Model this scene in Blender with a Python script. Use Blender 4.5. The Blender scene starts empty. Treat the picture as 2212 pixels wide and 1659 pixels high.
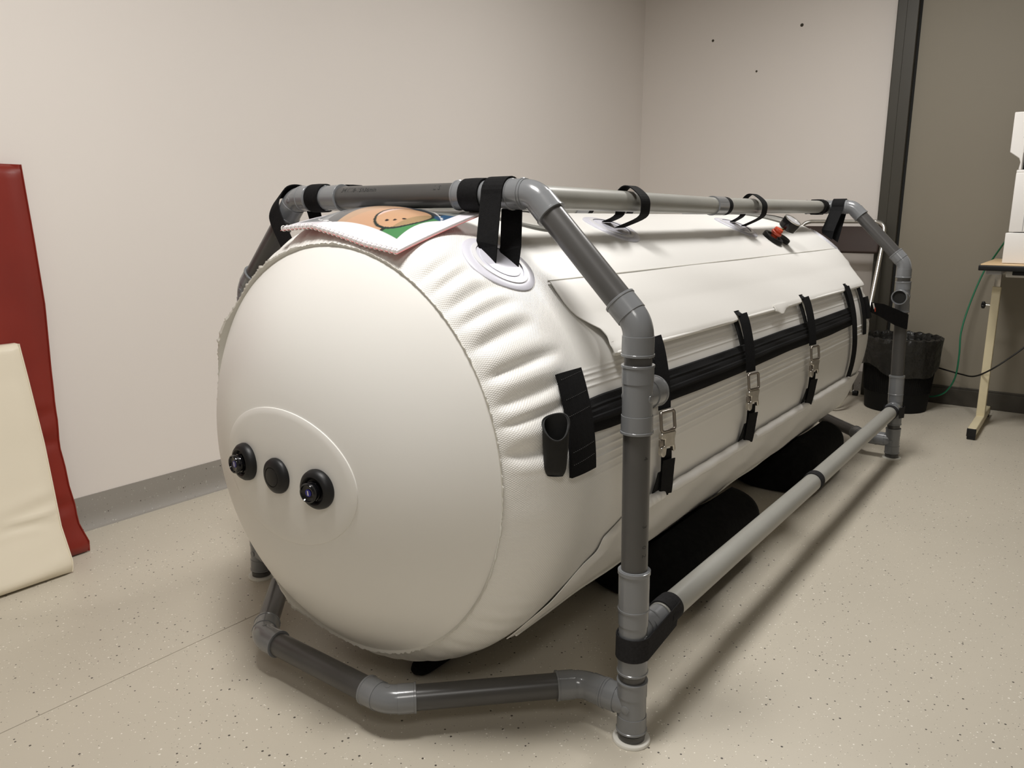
import bpy, bmesh, math, random
from mathutils import Vector, Matrix
random.seed(7)
scene = bpy.context.scene
COL = scene.collection
R = math.radians

# ------------------------------------------------------------------ camera
cam_d = bpy.data.cameras.new('camera')
cam = bpy.data.objects.new('camera', cam_d); COL.objects.link(cam)
F = Vector((-0.58624836, 0.78256431, -0.2095375)).normalized()
RT = Vector((0.80026985, 0.59963984, 0.00047652)).normalized()
UP = RT.cross(F).normalized()
M = Matrix((RT, UP, -F)).transposed().to_4x4()
M.translation = Vector((1.2137, -1.22514, 1.00608))
cam.matrix_world = M
cam_d.sensor_width = 36.0
cam_d.lens = 36.0 * 1681.65 / 2212.0
cam_d.clip_start = 0.02
scene.camera = cam

# ------------------------------------------------------------------ world, lights, exposure
world = bpy.data.worlds.new('world'); scene.world = world
world.use_nodes = True
bgn = world.node_tree.nodes.get('Background') or world.node_tree.nodes.new('ShaderNodeBackground')
bgn.inputs[0].default_value = (1.0, 0.95, 0.88, 1); bgn.inputs[1].default_value = 0.05
CEIL = 2.60
def area(name, loc, sx, sy, power, spread=150, col=(1.0, 0.975, 0.945)):
    d = bpy.data.lights.new(name, 'AREA'); d.shape = 'RECTANGLE'; d.size = sx; d.size_y = sy
    d.energy = power; d.color = col; d.spread = R(spread)
    o = bpy.data.objects.new(name, d); COL.objects.link(o); o.location = loc
    return o
LAMPS = [(0.30, -0.55, 0.45, 0.45, 37, 180), (0.45, 1.85, 0.45, 0.45, 30, 180), (1.9, -1.9, 0.5, 0.9, 12, 180)]  # third lamp is an unseen fill added behind the camera
for i, (x, y, sx, sy, pw, sp) in enumerate(LAMPS):
    area('ceiling_lamp_light', (x, y, CEIL - 0.045), sx, sy, pw, sp)
vs = scene.view_settings
vs.view_transform = 'Standard'; vs.look = 'None'; vs.exposure = 0.16; vs.gamma = 1.0; vs.use_curve_mapping = False

# ------------------------------------------------------------------ materials
def mat(name, col, rough=0.5, metal=0.0, spec=None, coat=0.0, alpha=None, trans=None):
    m = bpy.data.materials.new(name); m.use_nodes = True
    b = m.node_tree.nodes['Principled BSDF']
    b.inputs['Base Color'].default_value = (*col, 1); b.inputs['Roughness'].default_value = rough
    b.inputs['Metallic'].default_value = metal
    if spec is not None: b.inputs['Specular IOR Level'].default_value = spec
    b.inputs['Coat Weight'].default_value = coat; b.inputs['Coat Roughness'].default_value = 0.08
    if alpha is not None: b.inputs['Alpha'].default_value = alpha
    if trans is not None: b.inputs['Transmission Weight'].default_value = trans
    return m
def nodes(m): return m.node_tree.nodes, m.node_tree.links, m.node_tree.nodes['Principled BSDF']
def N(m, t, **kw):
    n = m.node_tree.nodes.new(t)
    for k, v in kw.items():
        if k.startswith('i_'): n.inputs[k[2:]].default_value = v
        else: setattr(n, k, v)
    return n
def noise_tone(m, scale, lo, hi, detail=4, bump=0.0, bscale=None, coord='Object', dist=0.001):
    """multiply base colour by a noise ramp, optional bump"""
    ns, ln, b = nodes(m)
    tc = N(m, 'ShaderNodeTexCoord'); nz = N(m, 'ShaderNodeTexNoise'); nz.inputs['Scale'].default_value = scale
    nz.inputs['Detail'].default_value = detail
    ln.new(tc.outputs[coord], nz.inputs['Vector'])
    cr = N(m, 'ShaderNodeValToRGB'); c = b.inputs['Base Color'].default_value[:3]
    cr.color_ramp.elements[0].position = 0.3; cr.color_ramp.elements[1].position = 0.7
    cr.color_ramp.elements[0].color = (c[0]*lo, c[1]*lo, c[2]*lo, 1); cr.color_ramp.elements[1].color = (c[0]*hi, c[1]*hi, c[2]*hi, 1)
    ln.new(nz.outputs['Fac'], cr.inputs['Fac']); ln.new(cr.outputs['Color'], b.inputs['Base Color'])
    if bump > 0:
        n2 = N(m, 'ShaderNodeTexNoise'); n2.inputs['Scale'].default_value = bscale or scale*4; n2.inputs['Detail'].default_value = 3
        ln.new(tc.outputs[coord], n2.inputs['Vector'])
        bp = N(m, 'ShaderNodeBump'); bp.inputs['Strength'].default_value = bump; bp.inputs['Distance'].default_value = dist
        ln.new(n2.outputs['Fac'], bp.inputs['Height']); ln.new(bp.outputs['Normal'], b.inputs['Normal'])
    return m
def speckle(m, base, dark, light, scale=88, thr=0.23):
    ns, ln, b = nodes(m)
    tc = N(m, 'ShaderNodeTexCoord')
    nz = N(m, 'ShaderNodeTexNoise'); nz.inputs['Scale'].default_value = 1.6; nz.inputs['Detail'].default_value = 5
    ln.new(tc.outputs['Object'], nz.inputs['Vector'])
    cr = N(m, 'ShaderNodeValToRGB')
    cr.color_ramp.elements[0].color = tuple(v*0.95 for v in base)+(1,); cr.color_ramp.elements[1].color = tuple(v*1.04 for v in base)+(1,)
    cr.color_ramp.elements[0].position = .3; cr.color_ramp.elements[1].position = .7
    ln.new(nz.outputs['Fac'], cr.inputs['Fac'])
    prev = cr.outputs['Color']
    for sc, off, colr, pick in ((scale, 0.0, dark, 0.72), (scale*1.15, 7.3, light, 0.66), (scale*1.9, 3.1, tuple(v*0.45 for v in base), 0.78), (scale*2.1, 11.1, light, 0.72)):
        mp = N(m, 'ShaderNodeMapping'); mp.inputs['Location'].default_value = (off, off, off)
        ln.new(tc.outputs['Object'], mp.inputs['Vector'])
        v = N(m, 'ShaderNodeTexVoronoi'); v.inputs['Scale'].default_value = sc
        ln.new(mp.outputs['Vector'], v.inputs['Vector'])
        sp = N(m, 'ShaderNodeSeparateColor'); ln.new(v.outputs['Color'], sp.inputs['Color'])
        # radius varies by cell
        rad = N(m, 'ShaderNodeMath', operation='MULTIPLY'); ln.new(sp.outputs['Green'], rad.inputs[0]); rad.inputs[1].default_value = thr
        lt = N(m, 'ShaderNodeMath', operation='LESS_THAN'); ln.new(v.outputs['Distance'], lt.inputs[0]); ln.new(rad.outputs[0], lt.inputs[1])
        gt = N(m, 'ShaderNodeMath', operation='GREATER_THAN'); ln.new(sp.outputs['Red'], gt.inputs[0]); gt.inputs[1].default_value = pick
        mu = N(m, 'ShaderNodeMath', operation='MULTIPLY'); ln.new(lt.outputs[0], mu.inputs[0]); ln.new(gt.outputs[0], mu.inputs[1])
        mx = N(m, 'ShaderNodeMix', data_type='RGBA'); ln.new(mu.outputs[0], mx.inputs['Factor'])
        ln.new(prev, mx.inputs['A']); mx.inputs['B'].default_value = (*colr, 1)
        prev = mx.outputs['Result']
    ln.new(prev, b.inputs['Base Color'])
    n2 = N(m, 'ShaderNodeTexNoise'); n2.inputs['Scale'].default_value = 90; ln.new(tc.outputs['Object'], n2.inputs['Vector'])
    bp = N(m, 'ShaderNodeBump'); bp.inputs['Strength'].default_value = 0.08; bp.inputs['Distance'].default_value = 0.002
    ln.new(n2.outputs['Fac'], bp.inputs['Height']); ln.new(bp.outputs['Normal'], b.inputs['Normal'])
    return m

MT = {}
MT['floor'] = speckle(mat('vinyl_floor', (0.5, 0.45, 0.37), 0.42), (0.535, 0.490, 0.405), (0.06, 0.05, 0.04), (0.8, 0.76, 0.68))
MT['skirt'] = speckle(mat('grey_vinyl_skirting', (0.24, 0.22, 0.19), 0.45), (0.27, 0.25, 0.22), (0.07, 0.06, 0.05), (0.42, 0.40, 0.36))
MT['wall'] = noise_tone(mat('painted_wall', (0.82, 0.768, 0.72), 0.75), 0.9, 0.985, 1.01, bump=0.12, bscale=160, dist=0.0006)
MT['ceiling'] = noise_tone(mat('ceiling_paint', (0.34, 0.325, 0.30), 0.9), 2, 0.98, 1.02)
MT['wall_dim'] = noise_tone(mat('low_bounce_wall', (0.36, 0.345, 0.32), 0.7), 1.0, 0.98, 1.02)  # unseen walls, toned down to lessen bounced light
MT['taupe'] = noise_tone(mat('taupe_panel', (0.245, 0.218, 0.168), 0.6), 1.2, 0.97, 1.03)
MT['darkframe'] = noise_tone(mat('dark_door_frame', (0.042, 0.038, 0.028), 0.45), 3, 0.9, 1.1)
MT['black_gap'] = mat('black_gap', (0.004, 0.004, 0.003), 0.8)
MT['darkskirt'] = noise_tone(mat('dark_skirting', (0.05, 0.043, 0.032), 0.6), 20, 0.85, 1.1)
MT['scuff'] = mat('scuff', (0.55, 0.50, 0.44), 0.9)
MT['hole'] = mat('hole_dark', (0.06, 0.05, 0.035), 0.9)
MT['pvc_dome'] = noise_tone(mat('white_pvc_dome', (0.79, 0.777, 0.742), 0.36), 3, 0.985, 1.01)
m = MT['pvc'] = mat('white_pvc_fabric', (0.815, 0.803, 0.77), 0.33)
ns, ln, b = nodes(m)
uv = N(m, 'ShaderNodeTexCoord'); sx = N(m, 'ShaderNodeSeparateXYZ'); ln.new(uv.outputs['UV'], sx.inputs[0])
s1 = N(m, 'ShaderNodeMath', operation='ADD'); ln.new(sx.outputs[0], s1.inputs[0]); ln.new(sx.outputs[1], s1.inputs[1])
s2 = N(m, 'ShaderNodeMath', operation='SUBTRACT'); ln.new(sx.outputs[0], s2.inputs[0]); ln.new(sx.outputs[1], s2.inputs[1])
sn = []
for s in (s1, s2):
    mu = N(m, 'ShaderNodeMath', operation='MULTIPLY'); ln.new(s.outputs[0], mu.inputs[0]); mu.inputs[1].default_value = 2*math.pi/0.0046
    si = N(m, 'ShaderNodeMath', operation='SINE'); ln.new(mu.outputs[0], si.inputs[0]); sn.append(si)
pr_ = N(m, 'ShaderNodeMath', operation='ADD'); ln.new(sn[0].outputs[0], pr_.inputs[0]); ln.new(sn[1].outputs[0], pr_.inputs[1])
bp = N(m, 'ShaderNodeBump'); bp.inputs['Distance'].default_value = 0.0003; ln.new(pr_.outputs[0], bp.inputs['Height'])
at = N(m, 'ShaderNodeMapRange'); at.inputs['From Min'].default_value = -0.03; at.inputs['From Max'].default_value = 0.12
at.inputs['To Min'].default_value = 0.42; at.inputs['To Max'].default_value = 0.0
ln.new(sx.outputs[1], at.inputs['Value']); ln.new(at.outputs[0], bp.inputs['Strength'])
ln.new(bp.outputs['Normal'], b.inputs['Normal'])
MT['flap'] = noise_tone(mat('white_pvc_flap', (0.86, 0.845, 0.81), 0.36), 4, 0.99, 1.01)
MT['seam'] = mat('seam_tape', (0.66, 0.645, 0.59), 0.4)
MT['pipe'] = noise_tone(mat('dark_grey_pipe', (0.070, 0.068, 0.066), 0.30), 9, 0.93, 1.06)
MT['railpipe'] = noise_tone(mat('grey_rail_pipe', (0.31, 0.306, 0.28), 0.34), 9, 0.96, 1.04)
MT['fit'] = noise_tone(mat('grey_pvc_fitting', (0.185, 0.192, 0.20), 0.22, coat=0.3), 12, 0.96, 1.04)
MT['inner'] = mat('bore_shade_dark', (0.02, 0.02, 0.018), 0.7)
MT['footpad'] = mat('white_felt_pad', (0.72, 0.70, 0.64), 0.8)
MT['black'] = noise_tone(mat('black_webbing', (0.0055, 0.0055, 0.006), 0.8, spec=0.15), 260, 0.7, 1.3, bump=0.5, bscale=420, dist=0.0008)
MT['neo'] = noise_tone(mat('charcoal_hook_and_loop', (0.020, 0.0195, 0.0205), 0.88, spec=0.15), 200, 0.8, 1.2, bump=0.4, bscale=500, dist=0.0006)
MT['foam'] = noise_tone(mat('black_fleece', (0.006, 0.006, 0.006), 0.95, spec=0.1), 60, 0.7, 1.3, bump=0.6, bscale=300, dist=0.001)
MT['leather'] = noise_tone(mat('black_rubberised_pouch', (0.007, 0.007, 0.007), 0.55, spec=0.3), 120, 0.8, 1.2, bump=0.3, bscale=300, dist=0.0006)
MT['rubber'] = mat('black_rubber', (0.007, 0.007, 0.0075), 0.45, spec=0.35)
MT['gloss_black'] = mat('glossy_black_plastic', (0.006, 0.006, 0.007), 0.12)
MT['steel'] = noise_tone(mat('brushed_steel', (0.55, 0.52, 0.47), 0.3, metal=1.0), 80, 0.9, 1.1)
MT['dsteel'] = mat('dark_steel', (0.30, 0.27, 0.24), 0.35, metal=1.0)
MT['chrome'] = mat('chrome', (0.70, 0.69, 0.65), 0.30, metal=1.0)
MT['stitch'] = mat('grey_stitching', (0.12, 0.12, 0.12), 0.8)
MT['patch'] = mat('lilac_clear_vinyl', (0.63, 0.63, 0.70), 0.34, coat=0.15)
MT['patch2'] = mat('lilac_clear_vinyl_inner', (0.74, 0.74, 0.76), 0.28, coat=0.3)
MT['winring'] = mat('grey_window_ring', (0.17, 0.17, 0.155), 0.3)
MT['winglass'] = mat('clear_vinyl_window', (0.62, 0.61, 0.57), 0.12, coat=0.5)
MT['orange'] = mat('orange_red_knob', (0.55, 0.07, 0.03), 0.35)
MT['brass'] = mat('brass', (0.6, 0.42, 0.15), 0.3, metal=1.0)
MT['blue'] = mat('blue_label', (0.02, 0.02, 0.30), 0.3)
MT['white'] = mat('white_plastic', (0.80, 0.78, 0.74), 0.35)
MT['machine'] = noise_tone(mat('white_machine_plastic', (0.84, 0.82, 0.79), 0.4), 6, 0.99, 1.01)
MT['machine_grey'] = mat('grey_machine_plastic', (0.45, 0.45, 0.46), 0.3)
MT['red'] = noise_tone(mat('red_vinyl', (0.205, 0.018, 0.010), 0.38), 3, 0.85, 1.1, bump=0.1, bscale=200, dist=0.0005)
MT['cream'] = noise_tone(mat('cream_vinyl', (0.78, 0.71, 0.57), 0.4), 3, 0.97, 1.02, bump=0.1, bscale=200, dist=0.0004)
MT['brown'] = noise_tone(mat('brown_vinyl', (0.040, 0.026, 0.021), 0.6, spec=0.3), 6, 0.9, 1.1)
MT['creampaint'] = noise_tone(mat('cream_painted_steel', (0.70, 0.62, 0.42), 0.4), 12, 0.95, 1.03)
MT['wood'] = noise_tone(mat('light_wood_laminate', (0.72, 0.52, 0.30), 0.4), 8, 0.95, 1.05)
MT['green'] = mat('green_cable', (0.012, 0.16, 0.075), 0.4)
MT['cable'] = mat('black_cable', (0.006, 0.005, 0.004), 0.5)
MT['bin'] = noise_tone(mat('black_bin_plastic', (0.006, 0.006, 0.0055), 0.75, spec=0.2), 20, 0.9, 1.1)
m = MT['liner'] = mat('black_bin_liner', (0.013, 0.0125, 0.011), 0.38, spec=0.4)
noise_tone(m, 12, 0.8, 1.3, bump=0.9, bscale=26, dist=0.012)
MT['paper'] = mat('white_paper', (0.83, 0.80, 0.80), 0.5)
MT['pinkcover'] = mat('pink_back_cover', (0.62, 0.22, 0.21), 0.4)
MT['clearcover'] = mat('clear_cover_sheet', (0.5, 0.5, 0.5), 0.08, alpha=0.18)
MT['lampglow'] = mat('lamp_diffuser', (0.9, 0.9, 0.9), 0.5)
ns, ln, b = nodes(MT['lampglow']); b.inputs['Emission Color'].default_value = (1, 0.945, 0.86, 1); b.inputs['Emission Strength'].default_value = 3.0
m = MT['print'] = mat('printed_cover', (0.8, 0.8, 0.8), 0.28, coat=0.3)
ns, ln, b = nodes(m); ca = N(m, 'ShaderNodeVertexColor'); ca.layer_name = 'print'; ln.new(ca.outputs['Color'], b.inputs['Base Color'])
MT['ink'] = mat('pipe_ink', (0.02, 0.02, 0.02), 0.6)

# ------------------------------------------------------------------ mesh helpers
def world_loc(o):
    v = Vector((0, 0, 0))
    while o is not None:
        v = v + Vector(o.location); o = o.parent
    return v
class MB:
    def __init__(self): self.v = []; self.f = []; self.uv = None
    def add(self, vs, fs):
        k = len(self.v); self.v.extend(Vector(p) for p in vs); self.f.extend(tuple(i+k for i in f) for f in fs)
    def box(self, c, s, rot=None, bev=0.0):
        bm = bmesh.new(); bmesh.ops.create_cube(bm, size=1.0)
        for v in bm.verts: v.co = Vector((v.co.x*s[0], v.co.y*s[1], v.co.z*s[2]))
        if bev > 0: bmesh.ops.bevel(bm, geom=bm.edges[:], offset=bev, segments=3, profile=0.5, affect='EDGES')
        bm.verts.index_update()
        q = rot or Matrix.Identity(3)
        self.add([q @ v.co + Vector(c) for v in bm.verts], [[v.index for v in f.verts] for f in bm.faces]); bm.free()
    def lathe(self, A, d, prof, seg=32, cap=True):
        A = Vector(A); d = Vector(d).normalized()
        a = Vector((0, 0, 1)) if abs(d.z) < 0.9 else Vector((1, 0, 0))
        e1 = d.cross(a).normalized(); e2 = d.cross(e1)
        vs = []; fs = []
        for t, r in prof:
            for i in range(seg):
                an = 2*math.pi*i/seg; vs.append(A + d*t + e1*(r*math.cos(an)) + e2*(r*math.sin(an)))
        for j in range(len(prof)-1):
            for i in range(seg):
                i2 = (i+1) % seg; fs.append((j*seg+i, j*seg+i2, (j+1)*seg+i2, (j+1)*seg+i))
        if cap:
            fs.append(tuple(range(seg))[::-1]); k = (len(prof)-1)*seg; fs.append(tuple(k+i for i in range(seg)))
        self.add(vs, fs)
    def tube(self, pts, r, seg=16, closed=False, cap=True):
        pts = [Vector(p) for p in pts]; n = len(pts)
        rr = r if isinstance(r, (list, tuple)) else [r]*n
        tan = []
        for i in range(n):
            a = pts[(i-1) % n] if (closed or i > 0) else pts[i]; c = pts[(i+1) % n] if (closed or i < n-1) else pts[i]
            tan.append((c-a).normalized())
        up = Vector((0, 0, 1)) if abs(tan[0].z) < 0.9 else Vector((1, 0, 0))
        e1 = tan[0].cross(up).normalized(); vs = []; fs = []
        for i in range(n):
            if i: e1 = (e1 - tan[i]*e1.dot(tan[i])).normalized()
            e2 = tan[i].cross(e1)
            for k in range(seg):
                an = 2*math.pi*k/seg; vs.append(pts[i] + e1*(rr[i]*math.cos(an)) + e2*(rr[i]*math.sin(an)))
        m = n if closed else n-1
        for j in range(m):
            j2 = (j+1) % n
            for k in range(seg):
                k2 = (k+1) % seg; fs.append((j*seg+k, j2*seg+k, j2*seg+k2, j*seg+k2))
        if cap and not closed:
            fs.append(tuple(range(seg))); fs.append(tuple((n-1)*seg+k for k in range(seg))[::-1])
        self.add(vs, fs)
    def ribbon(self, pts, sides, norms, w, th, closed=False):
        """flat strap: width w along sides[i], thickness th along norms[i]"""
        n = len(pts); ww = w if isinstance(w, (list, tuple)) else [w]*n; vs = []; fs = []
        for i in range(n):
            p = Vector(pts[i]); s = Vector(sides[i]).normalized()*(ww[i]/2); q = Vector(norms[i]).normalized()*th
            vs += [p-s, p+s, p+s+q, p-s+q]
        m = n if closed else n-1
        for j in range(m):
            a = j*4; b_ = ((j+1) % n)*4
            for k in range(4):
                k2 = (k+1) % 4; fs.append((a+k, b_+k, b_+k2, a+k2))
        if not closed: fs.append((3, 2, 1, 0)); k = (n-1)*4; fs.append((k, k+1, k+2, k+3))
        self.add(vs, fs)
    def grid(self, P, closed_u=False):
        nu = len(P); nv = len(P[0]); vs = [p for row in P for p in row]; fs = []
        for i in range(nu if closed_u else nu-1):
            i2 = (i+1) % nu
            for j in range(nv-1): fs.append((i*nv+j, i2*nv+j, i2*nv+j+1, i*nv+j+1))
        self.add(vs, fs)
    def slab(self, P, off):
        """solid sheet from grid P with per-vertex offset vectors off"""
        nu = len(P); nv = len(P[0])
        a = [Vector(p) for row in P for p in row]; b_ = [Vector(P[i][j]) + Vector(off[i][j]) for i in range(nu) for j in range(nv)]
        n = nu*nv; fs = []
        for i in range(nu-1):
            for j in range(nv-1):
                q = (i*nv+j, (i+1)*nv+j, (i+1)*nv+j+1, i*nv+j+1)
                fs.append(q[::-1]); fs.append(tuple(k+n for k in q))
        for i in range(nu-1):
            for j in (0, nv-1):
                q = (i*nv+j, (i+1)*nv+j, (i+1)*nv+j+n, i*nv+j+n); fs.append(q if j == 0 else q[::-1])
        for j in range(nv-1):
            for i in (0, nu-1):
                q = (i*nv+j, i*nv+j+1, i*nv+j+1+n, i*nv+j+n); fs.append(q[::-1] if i == 0 else q)
        self.add(a+b_, fs)
    def prism(self, poly, o, e1, e2, n, th):
        o = Vector(o); vs = [o+e1*p[0]+e2*p[1] for p in poly]; k = len(poly)
        vs += [v+n*th for v in vs]
        fs = [tuple(range(k))[::-1], tuple(range(k, 2*k))] + [(i, (i+1) % k, (i+1) % k+k, i+k) for i in range(k)]
        self.add(vs, fs)
    def build(self, name, material, parent=None, loc=None, smooth=True, angle=38, recalc=True, bevel=0):
        base = world_loc(parent) if parent is not None else Vector(loc or (0, 0, 0))
        me = bpy.data.meshes.new(name)
        me.from_pydata([tuple(v-base) for v in self.v], [], self.f); me.update()
        if recalc:
            bm = bmesh.new(); bm.from_mesh(me); bmesh.ops.recalc_face_normals(bm, faces=bm.faces[:]); bm.to_mesh(me); bm.free()
        if smooth:
            me.shade_smooth(); me.set_sharp_from_angle(angle=R(angle))
        me.materials.append(MT[material] if isinstance(material, str) else material)
        o = bpy.data.objects.new(name, me); COL.objects.link(o)
        if parent is not None: o.parent = parent
        else: o.location = base
        if bevel:
            md = o.modifiers.new('bevel', 'BEVEL'); md.width = bevel; md.segments = 2; md.limit_method = 'ANGLE'
        return o
def tag(o, label=None, cat=None, group=None, kind=None):
    if label: o['label'] = label
    if cat: o['category'] = cat
    if group: o['group'] = group
    if kind: o['kind'] = kind
    return o
def empty(name, loc, label, cat, group=None):
    o = bpy.data.objects.new(name, None); COL.objects.link(o); o.location = loc; o.empty_display_size = 0.1
    return tag(o, label, cat, group)
def smoothpath(P, n=8):
    P = [Vector(p) for p in P]; out = []
    for i in range(len(P)-1):
        p0 = P[max(i-1, 0)]; p1 = P[i]; p2 = P[i+1]; p3 = P[min(i+2, len(P)-1)]
        for k in range(n):
            t = k/n
            out.append(0.5*((2*p1)+(p2-p0)*t+(2*p0-5*p1+4*p2-p3)*t*t+(3*p1-p0-3*p2+p3)*t**3))
    out.append(P[-1]); return out
def lerp(a, b, t): return a+(b-a)*t
def interp(x, pts):
    if x <= pts[0][0]: return pts[0][1]
    for (a, va), (b_, vb) in zip(pts, pts[1:]):
        if x <= b_: return va+(vb-va)*(x-a)/(b_-a)
    return pts[-1][1]

# ------------------------------------------------------------------ room
XL, YB, YR, XR, YF = -1.37, 3.672, 3.56, 3.2, -3.2
def struct_box(name, c, s, m, lab=None):
    q = MB(); q.box(c, s); o = q.build(name, m, loc=c, smooth=False); tag(o, kind='structure', label=lab); return o
fl = struct_box('floor', ((XL+XR)/2, (YF+YB)/2, -0.05), (XR-XL+0.4, YB-YF+0.4, 0.1), 'floor', 'beige speckled vinyl floor')
struct_box('ceiling', ((XL+XR)/2, (YF+YB)/2, CEIL+0.05), (XR-XL+0.4, YB-YF+0.4, 0.1), 'ceiling')
wl = struct_box('wall_left', (XL-0.05, (YF+YB)/2, CEIL/2), (0.1, YB-YF+0.4, CEIL), 'wall', 'off-white painted wall behind the chamber and the mats')
wb = struct_box('wall_back', ((XL+0.19)/2-0.005, YB+0.05, CEIL/2), (0.19-XL-0.01, 0.1, CEIL), 'wall', 'off-white end wall with three small screw holes')
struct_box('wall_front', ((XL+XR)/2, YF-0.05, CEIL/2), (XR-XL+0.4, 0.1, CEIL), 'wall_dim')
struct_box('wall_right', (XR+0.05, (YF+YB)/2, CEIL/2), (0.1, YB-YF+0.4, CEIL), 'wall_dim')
wt = struct_box('wall_far_right', ((0.302+XR)/2, YR+0.08, CEIL/2), (XR-0.302, 0.16, CEIL), 'taupe', 'dark taupe wall panel beside the door frame')
# dark frame between the white end wall and the taupe wall
q = MB(); q.box((0.2395, 3.62, CEIL/2), (0.103, 0.20, CEIL)); q.box((0.2135, 3.5185, CEIL/2), (0.046, 0.004, CEIL))
tr = q.build('trim_1', 'darkframe', loc=(0.24, 3.6, 0), smooth=False, bevel=0.002); tag(tr, 'dark olive-brown upright frame in the far corner of the room', kind='structure')
q = MB(); q.box((0.297, 3.64, CEIL/2), (0.012, 0.16, CEIL))  # solid black strip painting the shade of an open gap
o = q.build('gap_shade_fill', 'black_gap', parent=tr, smooth=False); o['label'] = 'black gap beside the dark frame'
# skirtings
def coved(name, A, B, nrm, h, m, cove):
    A = Vector(A); B = Vector(B); nrm = Vector(nrm); q = MB(); rows = []
    prof = [(0.0, h), (0.004, h), (0.005+cove*0.5, h*0.5), (0.005+cove*0.92, 0.006), (0.005+cove+0.004, 0.0022), (0.005+cove+0.006, 0.0)]
    prof = prof + [(0, 0)]
    k = len(prof); vs = [A+nrm*p[0]+Vector((0, 0, p[1])) for p in prof]+[B+nrm*p[0]+Vector((0, 0, p[1])) for p in prof]
    fs = [(i, (i+1) % k, (i+1) % k+k, i+k) for i in range(k)]+[tuple(range(k))[::-1], tuple(range(k, 2*k))]
    q.add(vs, fs); o = q.build(name, m, loc=A, smooth=True, angle=50); return tag(o, kind='structure')
coved('baseboard_left', (XL, YF, 0), (XL, YB, 0), (1, 0, 0), 0.107, 'skirt', 0.028)['label'] = 'grey speckled vinyl skirting coved onto the floor'
coved('baseboard_back', (XL, YB, 0), (0.188, YB, 0), (0, -1, 0), 0.108, 'skirt', 0.03)
q = MB(); q.box((1.75, YR-0.008, 0.045), (2.9, 0.016, 0.09)); q.box((1.75, YR-0.005, 0.095), (2.9, 0.010, 0.012))
tag(q.build('baseboard_right', 'darkskirt', loc=(1.75, YR, 0), smooth=False, bevel=0.002), 'dark brown skirting under the taupe wall', kind='structure')
# vinyl weld line on the floor
q = MB(); q.box((-0.423, -0.2, 0.0004), (0.0016, 5.6, 0.0008)); q.build('floor_weld', mat('weld_line', (0.40, 0.365, 0.30), 0.5), parent=fl, smooth=False)['label'] = 'thin weld line in the vinyl'
# holes and scuffs in the walls
for (x, z, r) in ((-0.894, 2.08, 0.0075), (-0.352, 2.098, 0.009), (-0.605, 1.871, 0.006)):
    q = MB(); q.lathe((x, YB+0.001, z), (0, -1, 0), [(0, r*1.15), (0.0022, r), (0.0030, r*0.6), (0.0012, r*0.5)], 16)
    q.build('screw_hole', 'hole', parent=wb)
# ceiling lamps (outside the photograph, the last is an added fill)
for i, (x, y, sx_, sy_, pw, sp) in enumerate(LAMPS):
    t = empty('ceiling_light', (x, y, CEIL), ['flush ceiling light panel above the near end of the chamber', 'flush ceiling light panel above the middle of the chamber', 'fill light panel added behind the camera on the right'][i], 'light')
    q = MB(); q.box((x, y, CEIL-0.0125), (sx_+0.06, sy_+0.06, 0.025)); q.build('lamp_frame', 'white', parent=t, smooth=False)
    q = MB(); q.box((x, y, CEIL-0.029), (sx_, sy_, 0.006)); q.build('lamp_diffuser', 'lampglow', parent=t, smooth=False)

# ------------------------------------------------------------------ chamber
ZC, RB, RS, YS, YE = 0.527, 0.49, 0.425, -0.20, 2.36
def prof_r(y):
    if y < 0: return RB-0.065*(min((0-y)/0.2, 1))**3.5+0.004*math.sin(math.pi*min((0-y)/0.2, 1))
    if y > 2.03: return RB-0.065*(min((y-2.03)/0.33, 1))**3.0
    return RB
# wrinkles
WR = []
th = -182
rw = random.Random(11)
while th < 178:
    if -28 < th < 8: dep = rw.uniform(0.0003, 0.0012)
    elif -60 < th <= -28: dep = rw.uniform(0.0012, 0.0026)
    elif 8 <= th < 62: dep = rw.uniform(0.0060, 0.0100)
    else: dep = rw.uniform(0.002, 0.0045)
    WR.append((th, dep, rw.uniform(0.11, 0.19), rw.uniform(0.85, 1.5), rw.uniform(-6, 12)))
    th += rw.uniform(4.6, 7.8)
def wrinkle(th, y):
    if y > 0.06 and y < 2.1: return 0.0
    s = (y-YS) if y < 1 else (YE-y)
    calm = 1.0
    if y < 1:
        for (tp, yp) in ((53.4, -0.036), (127.0, -0.036)):
            dd = math.hypot((th-tp)*0.0083, y-yp); calm = min(calm, max(0.0, min(1.0, (dd-0.074)/0.03)))
        if 62 < th < 112: calm *= max(0.0, min(1.0, (-0.07-y)/0.06))
    if calm <= 0: return 0.0
    d = 0.0
    for (t0, dep, ln_, wd, sl) in WR:
        dt = th-(t0+sl*s)
        if dt > 180: dt -= 360
        if dt < -180: dt += 360
        if abs(dt) < 6*wd:
            env = (min(s/0.025, 1.0))*max(0.0, 1-(s/ln_)**2)**1.2
            d += dep*env*(-math.exp(-(dt/wd)**2)+0.42*math.exp(-((abs(dt)-2.6*wd)/(1.5*wd))**2))
    return d*calm
RID = [(23.3, .5), (22.2, 1.0), (20.9, 0.8), (19.5, 0.9), (7.2, 1.9), (5.4, 1.5), (3.6, 2.1), (1.4, 1.2), (-0.6, 0.5)]
def ridge(th, y):
    if th < -3 or th > 26: return 0
    e = max(0, min(1, (y+0.07)/0.10))*max(0, min(1, (2.2-y)/0.05))
    return e*sum(0.0012*a*math.exp(-((th-t)/0.23)**2) for t, a in RID)
def rad(th, y): return prof_r(y)+wrinkle(th, y)+ridge(th, y)
def S(th, y, off=0.0, wr=False):
    r = (rad(th, y) if wr else prof_r(y))+off; a = R(th)
    return Vector((r*math.cos(a), y, ZC+r*math.sin(a)))
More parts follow.
